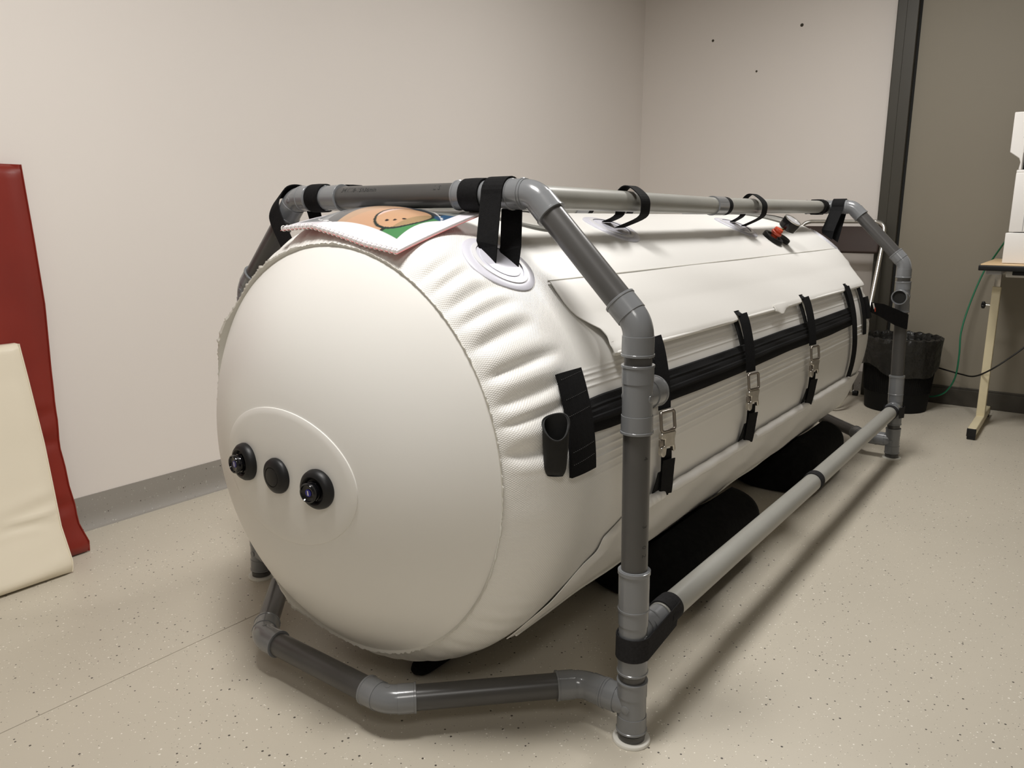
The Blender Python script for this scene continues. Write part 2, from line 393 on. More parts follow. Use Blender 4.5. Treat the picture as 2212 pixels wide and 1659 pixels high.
def frame_at(th, y, off=0.0):
    """origin, axis (+y), tangent (towards larger theta), outward normal"""
    a = R(th); n = Vector((math.cos(a), 0, math.sin(a))); return S(th, y, off), Vector((0, 1, 0)), Vector((-math.sin(a), 0, math.cos(a))), n

chamber = empty('pressure_chamber', (0, 1.1, 0), 'large white inflated cylindrical chamber lying inside the grey pipe frame', 'chamber')
ths = []
t = -180.0
while t < 179.99:
    ths.append(t)
    t += 0.2 if (-1 <= t < 25) else 0.75
ys = []
y = YS
while y < 0.06: ys.append(y); y += 0.0065
while y < 2.06: ys.append(y); y += 0.05
while y < YE-0.004: ys.append(y); y += 0.015
ys.append(YE)
q = MB(); q.grid([[S(t, yy, 0, True) for yy in ys] for t in ths], closed_u=True)
body = q.build('chamber_body', 'pvc', parent=chamber, angle=80)
me = body.data; uvl = me.uv_layers.new(name='UVMap')
bloc = world_loc(body)
for l in me.loops:
    c = me.vertices[l.vertex_index].co+bloc
    uvl.data[l.index].uv = (math.atan2(c.z-ZC, c.x)*0.48, c.y)
# domed ends
DH = 0.15
def dome(r): return DH*(1-min(r/RS, 1)**2.5)
def D(x, z, off=0.0):
    """point on the near dome, lifted by off along its normal"""
    dx, dz = x, z-ZC; r = math.hypot(dx, dz); y = YS-dome(r)
    if off:
        sl = DH*2.5*(r/RS)**1.5/RS if r > 0 else 0
        n = Vector(((dx/r if r else 0)*sl, -1, (dz/r if r else 0)*sl)).normalized()
        return Vector((x, y, z))+n*off, n
    return Vector((x, y, z))
for near in (True, False):
    rows = []
    for k in range(41):
        r = RS*(1-(1-k/40)**1.5) if k else 0.002
        rows.append([Vector((r*math.cos(R(a)), (YS-dome(r)) if near else (YE+dome(r)*0.8), ZC+r*math.sin(R(a)))) for a in range(0, 361, 2)])
    q = MB(); q.grid([[rows[k][i] for k in range(41)] for i in range(180)], closed_u=True)
    c = rows[0][0]
    o = q.build('chamber_end', 'pvc_dome', parent=chamber, angle=80)
# seam welt around each end: ragged strip standing off the seam
rs = random.Random(5)
for near in (True, False):
    q = MB(); P = []; O = []
    s = -1 if near else 1; y0 = YS if near else YE
    lift = 0.0
    for i in range(721):
        a = i*0.5; lift = lift*0.6+rs.uniform(-0.0019, 0.0019)
        big = 0.016*math.exp(-((a-150)/9)**2)+0.006*math.exp(-((a-120)/14)**2)+0.012*math.exp(-((a-245)/7)**2)
        w = 0.0014+abs(lift)*1.2+(big*(1+90*lift) if near else 0)
        ca, sa = math.cos(R(a)), math.sin(R(a))
        P.append([Vector(((RS-0.0015)*ca, y0+s*0.001, ZC+(RS-0.0015)*sa)), Vector(((RS+w*0.5+0.001)*ca, y0+s*(0.0025+w*0.5), ZC+(RS+w*0.5+0.001)*sa)), Vector(((RS+w+0.001)*ca, y0+s*(0.003+w*0.4), ZC+(RS+w+0.001)*sa))])
        O.append([Vector((0, -s*0.0018, 0))]*3)
    q.slab(P, O); o = q.build('seam_welt', 'seam', parent=chamber)
# oval reinforcement plate on the near dome
q = MB(); P = []
EA, EB, EX, EZ = 0.196, 0.134, 0.0, 0.517
for i in range(121):
    a = 2*math.pi*i/120
    row = []
    for k, (sc, off) in enumerate([(0.02, 0.0026), (0.4, 0.0026), (0.7, 0.0026), (0.9, 0.0026), (0.985, 0.0026), (0.996, 0.002), (1.0, -0.0006)]):
        row.append(D(EX+EA*sc*math.cos(a), EZ+EB*sc*math.sin(a), off)[0])
    P.append(row)
q.grid(P); q.build('end_reinforcement', 'pvc_dome', parent=chamber, angle=30)['label'] = 'oval white panel behind the three black valves'
# three valves
def valve(x, z, kind):
    o_, n = D(x, z, 0.001)
    q = MB()
    if kind == 'cap': pr = [(0, 0.0345), (0.004, 0.0355), (0.010, 0.0335), (0.0145, 0.027), (0.0165, 0.0225), (0.0165, 0.0195), (0.0150, 0.0190), (0.0150, 0.0001)]
    else: pr = [(0, 0.0375), (0.004, 0.0385), (0.011, 0.037), (0.0175, 0.0315), (0.0185, 0.027), (0.0150, 0.0235), (0.0110, 0.0215), (0.0110, 0.0001)]
    q.lathe(o_, n, pr, 48); v = q.build('valve', 'rubber', parent=chamber)
    v['label'] = {'cap': 'middle black valve with a flat cap', 'left': 'leftmost black valve with a protruding glossy nozzle', 'right': 'rightmost black valve with a glossy nozzle and blue centre'}[kind]
    if kind == 'cap':
        for s in (-1, 1):
            e = Vector((1, 0, -0.6)).normalized(); q = MB(); q.lathe(o_+n*0.0149+e*s*0.013, n, [(0, 0.0018), (0.0006, 0.0018)], 10); q.build('cap_hole', 'gloss_black', parent=v)
        q = MB(); q.lathe(o_+n*0.0152, n, [(0, 0.0185), (0.0012, 0.018), (0.0018, 0.016), (0.0018, 0.0001)], 40); q.build('valve_cap', 'rubber', parent=v)
    else:
        q = MB(); q.lathe(o_+n*0.011, n, [(0, 0.0175), (0.004, 0.0175), (0.005, 0.0185), (0.008, 0.0185), (0.009, 0.016), (0.011, 0.0155), (0.012, 0.0185), (0.0185, 0.0188), (0.0205, 0.0178), (0.021, 0.0160), (0.0180, 0.0145), (0.0165, 0.0085), (0.0165, 0.0001)], 40)
        q.build('valve_nozzle', 'gloss_black', parent=v)
        q = MB(); q.lathe(o_+n*0.0277, n, [(0, 0.0072), (0.0008, 0.0070), (0.0012, 0.0001)], 24); q.build('lens', 'blue', parent=v)['label'] = 'blue centre disc'
        e1 = n.cross(Vector((0, 0, 1))).normalized(); e2 = e1.cross(n).normalized()
        q = MB(); q.prism([(-0.0018, -0.0045), (0.0012, -0.0045), (0.0022, 0.0045), (-0.0008, 0.0045)], o_+n*0.0288, e1, e2, n, 0.0004); q.build('label_mark', 'white', parent=v, smooth=False)
        for k in range(6):
            a = k*math.pi/3; q = MB(); q.box(o_+n*0.0160+(e1*math.cos(a)+e2*math.sin(a))*0.0165, (0.004, 0.004, 0.006), bev=0.001); q.build('nozzle_lug', 'gloss_black', parent=v)
valve(-0.108, 0.527, 'left'); valve(-0.003, 0.520, 'cap'); valve(0.110, 0.516, 'right')

# upper flap
STR = [0.275, 0.788, 1.340, 1.875]
def flap_left(t): return interp(t, [(24.5, .118), (27, .118), (29, .128), (31.4, .123), (33.5, .098), (35.7, .076), (37.5, .066), (39.8, .060), (43, .058), (46, .060)])
ts_ = [24.9+i*0.55 for i in range(39)]
q = MB()
segs = []
yy0 = None
def lift_u(t): return 0.004+0.013*max(0, min(1, (36-t)/10))**1.4
def flap_rows(yl, yr, tt, n):
    P = []; O = []
    for t in tt:
        row = []; off = []
        a = yl(t) if callable(yl) else yl; c = yr
        for k in range(n):
            yy = a+(c-a)*k/(n-1)
            wv = 0.0012*math.sin(yy*9+t*0.3)+(0.0035*math.exp(-((yy-flap_left(t))/0.012)**2)*max(0, min(1, (38-t)/8)))
            row.append(S(t, yy, lift_u(t)+wv-0.0022)); off.append(Vector((math.cos(R(t)), 0, math.sin(R(t))))*0.0020)
        P.append(row); O.append(off)
    return P, O
YFE = 2.16
up = [t for t in ts_ if t >= 27.6]; lo = [t for t in ts_ if t < 27.6]+[27.7]
P, O = flap_rows(flap_left, YFE, [27.7]+[t for t in ts_ if t > 27.8], 90); q.slab(P, O)
edges = [None]+[s for s in STR]+[None]
for i in range(len(STR)+1):
    yl = flap_left if i == 0 else STR[i-1]+0.033
    yr = YFE if i == len(STR) else STR[i]-0.006
    P, O = flap_rows(yl, yr, lo, 24); q.slab(P, O)
q.build('upper_flap', 'flap', parent=chamber, angle=40)
q = MB(); q.tube([S(46.35, 0.062+2.1*k/50, 0.0012) for k in range(51)], 0.0014, 6); q.build('flap_seam', 'seam', parent=chamber)
# rolled lower edge of the upper flap in stretches between the straps
for i in range(len(STR)+1):
    a = 0.125 if i == 0 else STR[i-1]+0.034; c = YFE-0.005 if i == len(STR) else STR[i]-0.008
    pts = [S(24.9, a+(c-a)*k/16, 0.0125+0.0012*math.sin((a+(c-a)*k/16)*9)) for k in range(17)]
    q = MB(); q.tube(pts, [0.0035]+[0.0052]*15+[0.0035], 12); q.build('flap_hem', 'flap', parent=chamber)
# small pull tab on the flap edge
q = MB(); P = []; O = []
for k in range(7):
    yy = 1.075+0.115*k/6; w = [0.6, 1.0, 1.9, 2.0, 1.2, 0.6, 0.5][k]
    P.append([S(26.3, yy, 0.0165), S(24.8, yy, 0.0185), S(24.8-w, yy, 0.0165)]); O.append([Vector((0.002, 0, 0.001))]*3)
q.slab(P, O); q.build('flap_tab', 'flap', parent=chamber)
# lower flap with curved left edge
def low_left(t): return interp(-t, [(14, .20), (17.6, .135), (19.7, .088), (23.8, .083), (25.7, .05), (33, 0.0), (41, -.05), (47, -.075)])
P = []; O = []
for i in range(40):
    t = -16.4-30.6*i/39; row = []; off = []
    lf = 0.0035+0.006*math.exp(-((t+30)/16)**2)
    for k in range(110):
        a = low_left(t); yy = a+(2.13-a)*k/109
        wv = 0.0022*math.sin(yy*7+t*0.22)+0.0020*math.sin(yy*13-t*0.35)+0.0014*math.sin(yy*31+t*0.8)*(0.4+0.6*math.exp(-((yy-1.1)/0.3)**2))
        e = math.exp(-((yy-a)/0.02)**2)
        row.append(S(t, yy, (lf+wv*0.8)*(1-e)+e*(0.0012+0.0012*(1+math.sin(t*0.5))))); n = Vector((math.cos(R(t)), 0, math.sin(R(t)))); off.append(n*0.0018)
    P.append(row); O.append(off)
q = MB(); q.slab(P, O); q.build('lower_flap', 'flap', parent=chamber, angle=60)
q = MB(); q.tube([S(-46.6, -0.05+2.15*k/60, 0.008+0.0015*math.sin(k*0.7)) for k in range(61)], 0.0032, 8)
q.build('flap_piping', 'flap', parent=chamber)
# rod pocket (white tube) that the straps pull on
HE = [(0.2, 0.318), (0.352, 0.868), (0.905, 1.42), (1.455, 1.925)]
for i, (a, c) in enumerate(HE):
    if i == 0: a, c = 0.21, 0.318
    n = 24
    pts = [S(-15.2, a+(c-a)*k/n, 0.0125+0.0010*math.sin(k*1.3+i)) for k in range(n+1)]
    rr = [0.0125*min(1, 0.55+k*0.3, 0.55+(n-k)*0.3) for k in range(n+1)]
    q = MB(); q.tube(pts, rr, 14); q.build('rod_pocket', 'flap', parent=chamber)

# zip band
P = []; O = []
PR = [(17.2, .004), (16.9, .0065), (15.6, .0075), (15.2, .0095), (14.6, .0085), (14.1, .0105), (13.2, .0105), (12.9, .0125), (12.2, .0132), (11.9, .0095), (11.5, .0075), (10.8, .0085), (10.0, .0085), (9.3, .006), (9.2, .003)]
def zc_(y): return 0.25*math.sin(y*7)-0.8*math.exp(-((y-0.13)/0.09)**2)*0.6
for k in range(90):
    yy = -0.045+1.975*k/89
    nar = min(1.0, 0.86+(yy+0.045)*1.4)
    P.append([S(13.2+(t-13.2)*nar+zc_(yy)*(1 if t < 12 else 0.4), yy, o_+0.0008*math.sin(yy*23+t)) for t, o_ in PR])
    O.append([Vector((-math.cos(R(t)), 0, -math.sin(R(t))))*0.002 for t, o_ in PR])
q = MB(); q.slab(P, O); q.build('zip_band', 'black', parent=chamber, angle=25)['label'] = 'wide black zip running along the side'

# closure straps
def rsurf(q, y0, t0, t1, offs, w, th=0.0018, n=24, yshift=None, twist=0.0):
    pts = []; sd = []; nm = []; tw = R(twist)
    for k in range(n+1):
        u = k/n; t = t0+(t1-t0)*u; o = interp(u, offs); ysh = interp(u, yshift) if yshift else 0
        p, e1, e2, nn = frame_at(t, y0+ysh, o+0.5*w*math.sin(tw)); pts.append(p); sd.append(e1*math.cos(tw)+nn*math.sin(tw)); nm.append(nn*math.cos(tw)-e1*math.sin(tw))
    q.ribbon(pts, sd, nm, w, th)
def rrect(a, b_, r, n=6):
    out = []
    for cx_, cy_, s in ((a-r, b_-r, 0), (-a+r, b_-r, 90), (-a+r, -b_+r, 180), (a-r, -b_+r, 270)):
        for k in range(n+1):
            an = R(s+90*k/n); out.append((cx_+r*math.cos(an), cy_+r*math.sin(an)))
    return out
TW = 17
for i, y0 in enumerate(STR+[2.06]):
    full = i < 3
    q = MB()
    if i < 4:
        rsurf(q, y0+0.014, 28.6, 25.8, [(0, .003), (1, .021)], 0.032)
        if full: rsurf(q, y0, 26.2, 8.8, [(0, .018), (.15, .019), (1, .016)], 0.037, yshift=[(0, 0.020), (1, -0.012)], twist=TW)
        else: rsurf(q, y0, 26.2, -13.6, [(0, .018), (.1, .018), (.6, .014), (1, .010)], 0.033, yshift=[(0, 0), (0.5, -0.012), (1, 0.018)], twist=14)
    else:
        rsurf(q, y0, 24.4, 3.0, [(0, .010), (1, .006)], 0.030, yshift=[(0, 0), (1, -0.006)], twist=10)
    st = q.build('closure_strap', 'black', parent=chamber, smooth=False)
    if i < 4:
        q = MB(); rsurf(q, y0, 25.3, 17.2, [(0, .010), (1, .011)], 0.030, yshift=[(0, -0.008), (1, -0.014)]); q.build('inner_strap', 'black', parent=chamber, smooth=False)
    if full:
        st['label'] = 'black webbing strap with a steel buckle'
        q = MB(); rsurf(q, y0, -1.2, -15.6, [(0, .016), (.3, .014), (1, .010)], 0.032, yshift=[(0, -0.006), (0.5, 0.014), (1, 0.040)], twist=TW)
        tl = q.build('strap_tail', 'black', parent=chamber, smooth=False)
        q = MB(); rsurf(q, y0, -3.8, -15.0, [(0, .021), (.2, .018), (1, .012)], 0.038, yshift=[(0, 0.0), (0.5, 0.018), (1, 0.044)], twist=TW); q.build('folded_end', 'black', parent=tl, smooth=False)
        q = MB(); rsurf(q, y0, -7.5, -15.2, [(0, .012), (1, .004)], 0.034, yshift=[(0, 0.002), (1, 0.014)]); q.build('inner_strap', 'black', parent=chamber, smooth=False)
        yc = y0-0.014
        ct, sn_ = math.cos(R(TW)), math.sin(R(TW))
        o_, e1, e2, nn = frame_at(6.0, yc, 0.022+0.5*0.046*sn_)
        a1 = e1*ct+nn*sn_; a3 = nn*ct-e1*sn_
        q = MB(); q.tube([o_+a1*a+e2*b_ for a, b_ in rrect(0.0205, 0.0210, 0.006)], 0.0036, 10, closed=True)
        q.build('buckle_loop', 'dsteel', parent=st)
        o_, e1, e2, nn = frame_at(0.8, yc+0.001, 0.014+0.5*0.046*sn_)
        a1 = e1*ct+nn*sn_; a3 = nn*ct-e1*sn_
        poly = [(-0.010, 0.024), (0.021, 0.024), (0.023, 0.020), (0.0195, 0.006), (0.0195, -0.004), (0.023, -0.016), (0.021, -0.022), (0.016, -0.022), (0.014, -0.010), (-0.004, -0.010), (-0.006, -0.026), (-0.011, -0.031), (-0.017, -0.030), (-0.0205, -0.024), (-0.0205, -0.009), (-0.010, -0.007), (-0.010, 0.008), (-0.0205, 0.010), (-0.0205, 0.019), (-0.017, 0.024)]
        q = MB(); q.prism([(p_[0]*1.04, p_[1]) for p_ in poly], o_, a1, e2, a3, 0.011); q.build('buckle_body', 'steel', parent=st, bevel=0.0022, angle=50)
        q = MB(); q.box(o_+a1*(-0.0172)+e2*0.0005+a3*0.0055, (0.006, 0.011, 0.015), bev=0.001, rot=Matrix((a3, a1, e2)).transposed()); q.build('buckle_button', 'dsteel', parent=st)

# hook-and-loop holder with pouch, near end and its twin at the far end
def holder(ya_top, ya_bot, w, mirror=False):
    q = MB(); P = []; O = []
    for k in range(16):
        u = k/15; t = 24.0-21.6*u; yc = lerp(ya_top, ya_bot, u)
        n = Vector((math.cos(R(t)), 0, math.sin(R(t))))
        row = []; off = []
        for j in range(5):
            yy = yc-w/2+w*j/4; row.append(S(t, yy, 0.008)); off.append(n*0.0065)
        P.append(row); O.append(off)
    q.slab(P, O); h = q.build('strap_holder', 'black', parent=chamber, smooth=False)
    q = MB()
    for tt in (22.6, 18.4, 15.0, 7.6, 5.0):
        u = (24-tt)/21.6; yc = lerp(ya_top, ya_bot, u)
        for j in range(13):
            a = yc-w/2+0.004+(w-0.008)*j/13
            p, e1, e2, nn = frame_at(tt+0.05*j, a+0.0015, 0.0148); q.box(p, (0.0004, 0.0026, 0.0007))
    q.build('stitching', 'stitch', parent=h, smooth=False)['kind'] = 'stuff'
    return h
h = holder(-0.045, -0.056, 0.080)
# pouch: open tapered sleeve
pc = Vector((0.490, -0.132, 0.0)); q = MB(); P = []
nz_ = 14
ax_o = Vector((0.55, -0.83, 0)).normalized(); ax_s = Vector((0.83, 0.55, 0)).normalized()
for i in range(48):
    a = 2*math.pi*i/48; row = []
    ca, sa = math.cos(a), math.sin(a)
    for k in range(nz_+1):
        u = k/nz_
        A_ = lerp(0.0235, 0.018, u**2)*(1 if u < 0.9 else 1-2.2*(u-0.9)); B_ = lerp(0.022, 0.0125, u)*(1 if u < 0.9 else 1-4*(u-0.9))
        ztop = 0.652-0.019*sa+0.004*math.cos(2*a+0.6); z = lerp(ztop, 0.5600+0.004*sa, u)
        row.append(pc+ax_s*(A_*ca)+ax_o*(B_*sa*(1.0 if sa > 0 else 0.8))+Vector((0, 0, z)))
    # inner wall
    inner = []
    for k in (10, 7, 4, 2, 0):
        p = row[k]; c = pc+Vector((0, 0, p.z)); inner.append(c+(p-c)*0.86)
    P.append(inner+row)
q.grid(P, closed_u=True); po = q.build('pouch', 'leather', parent=h, angle=50); po['label'] = 'small open black pouch on the holder'
q = MB(); q.tube([p[5]+Vector((0, 0, 0.0005)) for p in P], 0.0016, 8, closed=True); q.build('pouch_rim', 'leather', parent=h)
# far holder with tag and the wide strap reaching to the far post
q = MB(); P = []; O = []
for k in range(8):
    t = 19.5-10.0*k/7; n = Vector((math.cos(R(t)), 0, math.sin(R(t))))
    P.append([S(t, 2.10+0.06*j/3, 0.006) for j in range(4)]); O.append([n*0.012]*4)
q.slab(P, O); h2 = q.build('strap_holder', 'black', parent=chamber, smooth=False)
A_ = Vector((0.497, 2.125, 0.655)); B_ = Vector((0.608, 2.262, 0.590))
q = MB(); w_ = Vector((0.02, 0.0, 1)).normalized()
pts = [A_, lerp(A_, B_, 0.3)+Vector((0, 0, 0.004)), lerp(A_, B_, 0.7), B_, ]
q.ribbon(pts, [w_+Vector((0, -0.12, 0))]*4, [Vector((0.75, -0.6, 0))]*4, [0.040, 0.056, 0.066, 0.062], 0.009)
q.build('tether_strap', 'black', parent=chamber, smooth=False)['label'] = 'wide black strap from the far end of the chamber to the far post'
q = MB(); q.ribbon([Vector((0.508, 2.108, 0.672)), Vector((0.514, 2.110, 0.650))], [Vector((0, 1, 0))]*2, [Vector((0.8, -0.5, 0))]*2, 0.014, 0.003); tg = q.build('care_tag', 'white', parent=h2, smooth=False)
q = MB(); q.ribbon([Vector((0.5165, 2.108, 0.655)), Vector((0.5185, 2.109, 0.640))], [Vector((0, 1, 0))]*2, [Vector((0.8, -0.5, 0))]*2, 0.012, 0.002); q.build('tag_mark', 'orange', parent=h2, smooth=False)

# round anchor patches
def disc_on(th0, y0, r0, r1, off, name, m, lab=None, n=64, edge=True, ys_=1.0):
    """flat ring on the cylinder, around th0,y0"""
    q = MB(); P = []
    for i in range(n):
        a = 2*math.pi*i/n; row = []
        lst = [(r0, off)]
        for k in range(1, 7): lst.append((r0+(r1-r0)*k/6*0.99, off))
        if edge: lst += [(r1, off-0.0008), (r1, -0.0005)]
        for r, o_ in lst:
            yy = y0+r*ys_*math.sin(a); t = th0+math.degrees(r*math.cos(a)/prof_r(yy)); row.append(S(t, yy, o_))
        P.append(row)
    q.grid(P, closed_u=True); o = q.build(name, m, parent=chamber, angle=50)
    if lab: o['label'] = lab
    return o
PATCH = [(53.4, -0.036), (67.5, 0.575), (66.6, 1.42), (54.4, 2.215), (127.0, -0.036), (112.5, 0.575), (113.4, 1.42), (126, 2.215)]
for (t, y) in PATCH:
    o = disc_on(t, y, 0.0005, 0.079, 0.0030, 'anchor_patch', 'patch')
    for (a, c, of, mm) in ((0.0525, 0.0615, 0.0050, 'patch2'), (0.0005, 0.0445, 0.0045, 'patch')):
        o2 = disc_on(t, y, a, c, of, 'patch_ring' if a > 0.01 else 'patch_centre', mm); o2.parent = o; 
# windows on top
for yw in (0.28, 2.00):
    o = disc_on(90, yw, 0.190, 0.210, 0.0055, 'window_ring', 'winring', n=96, ys_=0.69)
    o = disc_on(90, yw, 0.0005, 0.191, 0.0030, 'window_pane', 'winglass', n=96, ys_=0.69)

# hanging straps: near cross pipe
ZT = 1.049
def loop_x(xc, y_p, zt, patch, w, rp=0.0315, skew=0.0, drop_front=0.0):
    """strap over a pipe that runs along x; legs reach the patch point"""
    pts = []; sd = []; nm = []
    px, py, pz = patch
    side = Vector((1, 0, 0))
    legF = Vector((px+skew, py-0.020, pz+0.004)); legB = Vector((px+skew+0.010, py+0.030, pz-0.006))
    pts.append(legB); nm.append(Vector((0, 1, 0)))
    for k in range(4): pts.append(lerp(legB+Vector((0, 0.006, 0.012)), Vector((xc, y_p+rp+0.001, zt-0.004)), (k+0.6)/4.2)); nm.append(Vector((0, 1, 0)))
    for k in range(13):
        a = R(0+180*k/12); pts.append(Vector((xc, y_p+rp*math.cos(a), zt+rp*math.sin(a)))); nm.append(Vector((0, math.cos(a), math.sin(a))))
    for k in range(4): pts.append(lerp(Vector((xc, y_p-rp-0.001, zt-0.006)), legF+Vector((0, -0.003, 0.02)), (k+0.4)/3.6)); nm.append(Vector((0, -1, 0)))
    pts.append(legF); nm.append(Vector((0, -1, 0.2)))
    sd = [side]*len(pts)
    sd[0] = Vector((1, 0.25, -0.75)); sd[-1] = Vector((1, -0.1, -0.62)); sd[-2] = Vector((1, 0, -0.15))
    q = MB(); q.ribbon(pts, sd, nm, w, 0.0024); return q
P1 = S(53.4, -0.036, 0.004)
q = loop_x(0.271, 0.0, ZT, (0.281, -0.036, P1.z+0.004), 0.050)
q.build('hanging_strap', 'black', parent=chamber, smooth=False)
def loop_y(xc, zc, y0, patch, w, rp=0.030):
    """loose loop round a rail that runs along y"""
    px, pz = patch
    P = smoothpath([(px-0.022, y0+0.035, pz+0.010), (xc-0.034, y0+0.018, zc-0.030), (xc-rp-0.004, y0+0.004, zc+0.004), (xc-0.012, y0, zc+rp+0.004), (xc+0.012, y0, zc+rp+0.007), (xc+rp+0.014, y0, zc+0.012), (xc+rp+0.017, y0+0.004, zc-0.016), (xc+rp+0.002, y0+0.012, zc-0.040), (px+0.022, y0+0.028, pz-0.006)], 5)
    nm = []
    for i in range(len(P)):
        a = P[max(i-1, 0)]; c = P[min(i+1, len(P)-1)]; tn = (c-a).normalized(); nm.append(tn.cross(Vector((0, 1, 0)))*-1)
    q = MB(); q.ribbon(P, [Vector((0, 1, 0))]*len(P), nm, w, 0.0022); return q
for (t, y0, sg) in ((67.5, 0.545, 1), (66.6, 1.395, 1), (112.5, 0.545, -1), (113.4, 1.395, -1)):
    p = S(t, y0, 0.006)
    q = loop_y(0.25 if sg > 0 else -0.25, 1.044, y0, (p.x, p.z), 0.046)
    if sg < 0:
        for v in q.v: v.x = -0.5-v.x if False else v.x
    q.build('hanging_strap', 'black', parent=chamber, smooth=False)
P4 = S(54.4, 2.215, 0.004)
q = loop_x(0.300, 2.30, ZT, (0.285, 2.225, P4.z+0.004), 0.050); q.build('hanging_strap', 'black', parent=chamber, smooth=False)
P5 = S(127, -0.036, 0.004)
# left one goes round the left bend of the frame
pts = [Vector((-0.300, -0.060, 0.918)), Vector((-0.345, -0.048, 0.965)), Vector((-0.384, -0.037, 1.006)), Vector((-0.392, -0.032, 1.030)), Vector((-0.382, -0.020, 1.058)), Vector((-0.372, 0.0, 1.066)), Vector((-0.360, 0.024, 1.060)), Vector((-0.345, 0.037, 1.040)), Vector((-0.318, 0.030, 0.990)), Vector((-0.285, 0.010, 0.935))]
pts = smoothpath(pts, 4)
nm = []
c0 = Vector((-0.36, 0, 1.03))
for p_ in pts: nm.append((p_-c0).normalized())
q = MB(); q.ribbon(pts, [Vector((0.72, 0, 0.55))]*len(pts), nm, 0.048, 0.0024); q.build('hanging_strap', 'black', parent=chamber, smooth=False)
P6 = S(125.6, 2.215, 0.004)
q = loop_x(-0.300, 2.30, ZT, (-0.285, 2.225, P6.z+0.004), 0.050); q.build('hanging_strap', 'black', parent=chamber, smooth=False)

# pressure gauge assembly
go, ge1, ge2, gn = frame_at(55.5, 1.545, 0.0)
q = MB(); q.lathe(go, gn, [(0, 0.038), (0.010, 0.038), (0.014, 0.036), (0.014, 0.027), (0.009, 0.024), (0.009, 0.0001)], 36); g1 = q.build('regulator_base', 'rubber', parent=chamber); g1['label'] = 'black round fitting on top of the chamber with an orange knob'
q = MB()
prf = [(0.009, 0.012), (0.018, 0.013), (0.022, 0.019), (0.030, 0.020), (0.033, 0.014), (0.037, 0.017), (0.044, 0.015), (0.046, 0.0001)]
q.lathe(go, gn, prf, 12); q.build('regulator_knob', 'orange', parent=g1)['label'] = 'orange ridged knob'
g2o, _, _, gn2 = frame_at(54.0, 1.625, 0.0)
q = MB(); q.lathe(g2o, gn2, [(0, 0.024), (0.012, 0.024), (0.015, 0.022), (0.015, 0.016), (0.011, 0.0001)], 28); q.build('port', 'rubber', parent=chamber)
q = MB(); q.tube([go+gn*0.030+ge1*0.01, go+gn*0.040+ge1*0.04, go+gn*0.050+ge1*0.07], 0.005, 10); q.build('gauge_stem', 'brass', parent=chamber)
gx = (gn+Vector((0.25, -0.1, 0.25))).normalized(); gc = go+ge1*0.072+gn*0.044
q = MB(); q.lathe(gc, gx, [(0, 0.028), (0.002, 0.031), (0.034, 0.032), (0.036, 0.031), (0.036, 0.029)], 40); g3 = q.build('pressure_gauge', 'gloss_black', parent=chamber)
q = MB(); q.lathe(gc+gx*0.0355, gx, [(0, 0.0325), (0.003, 0.0325), (0.0035, 0.029), (0.001, 0.0285)], 40, cap=False); q.build('gauge_bezel', 'chrome', parent=g3)
q = MB(); q.lathe(gc+gx*0.0355, gx, [(0, 0.0287), (0.0008, 0.0287)], 40); q.build('gauge_dial', 'machine_grey', parent=g3)

# ------------------------------------------------------------------ pipe frame
frame = empty('pipe_frame', (0, 1.15, 0), 'grey plastic pipe frame of joined tubes standing around the white chamber', 'frame')
RP = 0.025
def V(*a): return Vector(a)
def pipe(A, B, m='pipe', r=RP, sag=0.0):
    A = Vector(A); B = Vector(B); q = MB(); n = 12 if sag else 1
    q.tube([lerp(A, B, k/n)-V(0, 0, sag*math.sin(math.pi*k/n)) for k in range(n+1)], r, 32)
    return q.build('pipe', m, parent=frame)
def sleeve_prof(L, open_end=False):
    pr = [(0.0, 0.0262), (0.0006, 0.0288), (L-0.005, 0.0290), (L-0.0042, 0.0302), (L-0.0006, 0.0302), (L, 0.0296)]
    if open_end: pr += [(L, 0.0262), (L*0.3, 0.0258), (0.004, 0.0001)]
    else: pr += [(L, 0.0255)]
    return pr
def elbow(P, d1, d2, L=0.037, start=0.020):
    P = Vector(P); d1 = Vector(d1).normalized(); d2 = Vector(d2).normalized(); q = MB()
    for d in (d1, d2): q.lathe(P+d*start, d, sleeve_prof(L), 36)
    a = P+d1*(start+0.003); c = P+d2*(start+0.003); pts = []
    for k in range(11):
        t = k/10; pts.append(a*(1-t)**2+P*2*t*(1-t)+c*t*t)
    q.tube(pts, 0.0275, 32, cap=False)
    n_ = d1.cross(d2).normalized()
    mid = a*0.25+P*0.5+c*0.25
    q.lathe(mid+n_*0.026, n_, [(0, 0.0055), (0.0022, 0.005), (0.0026, 0.0035), (0.0020, 0.0001)], 16)
    return q.build('elbow_fitting', 'fit', parent=frame)
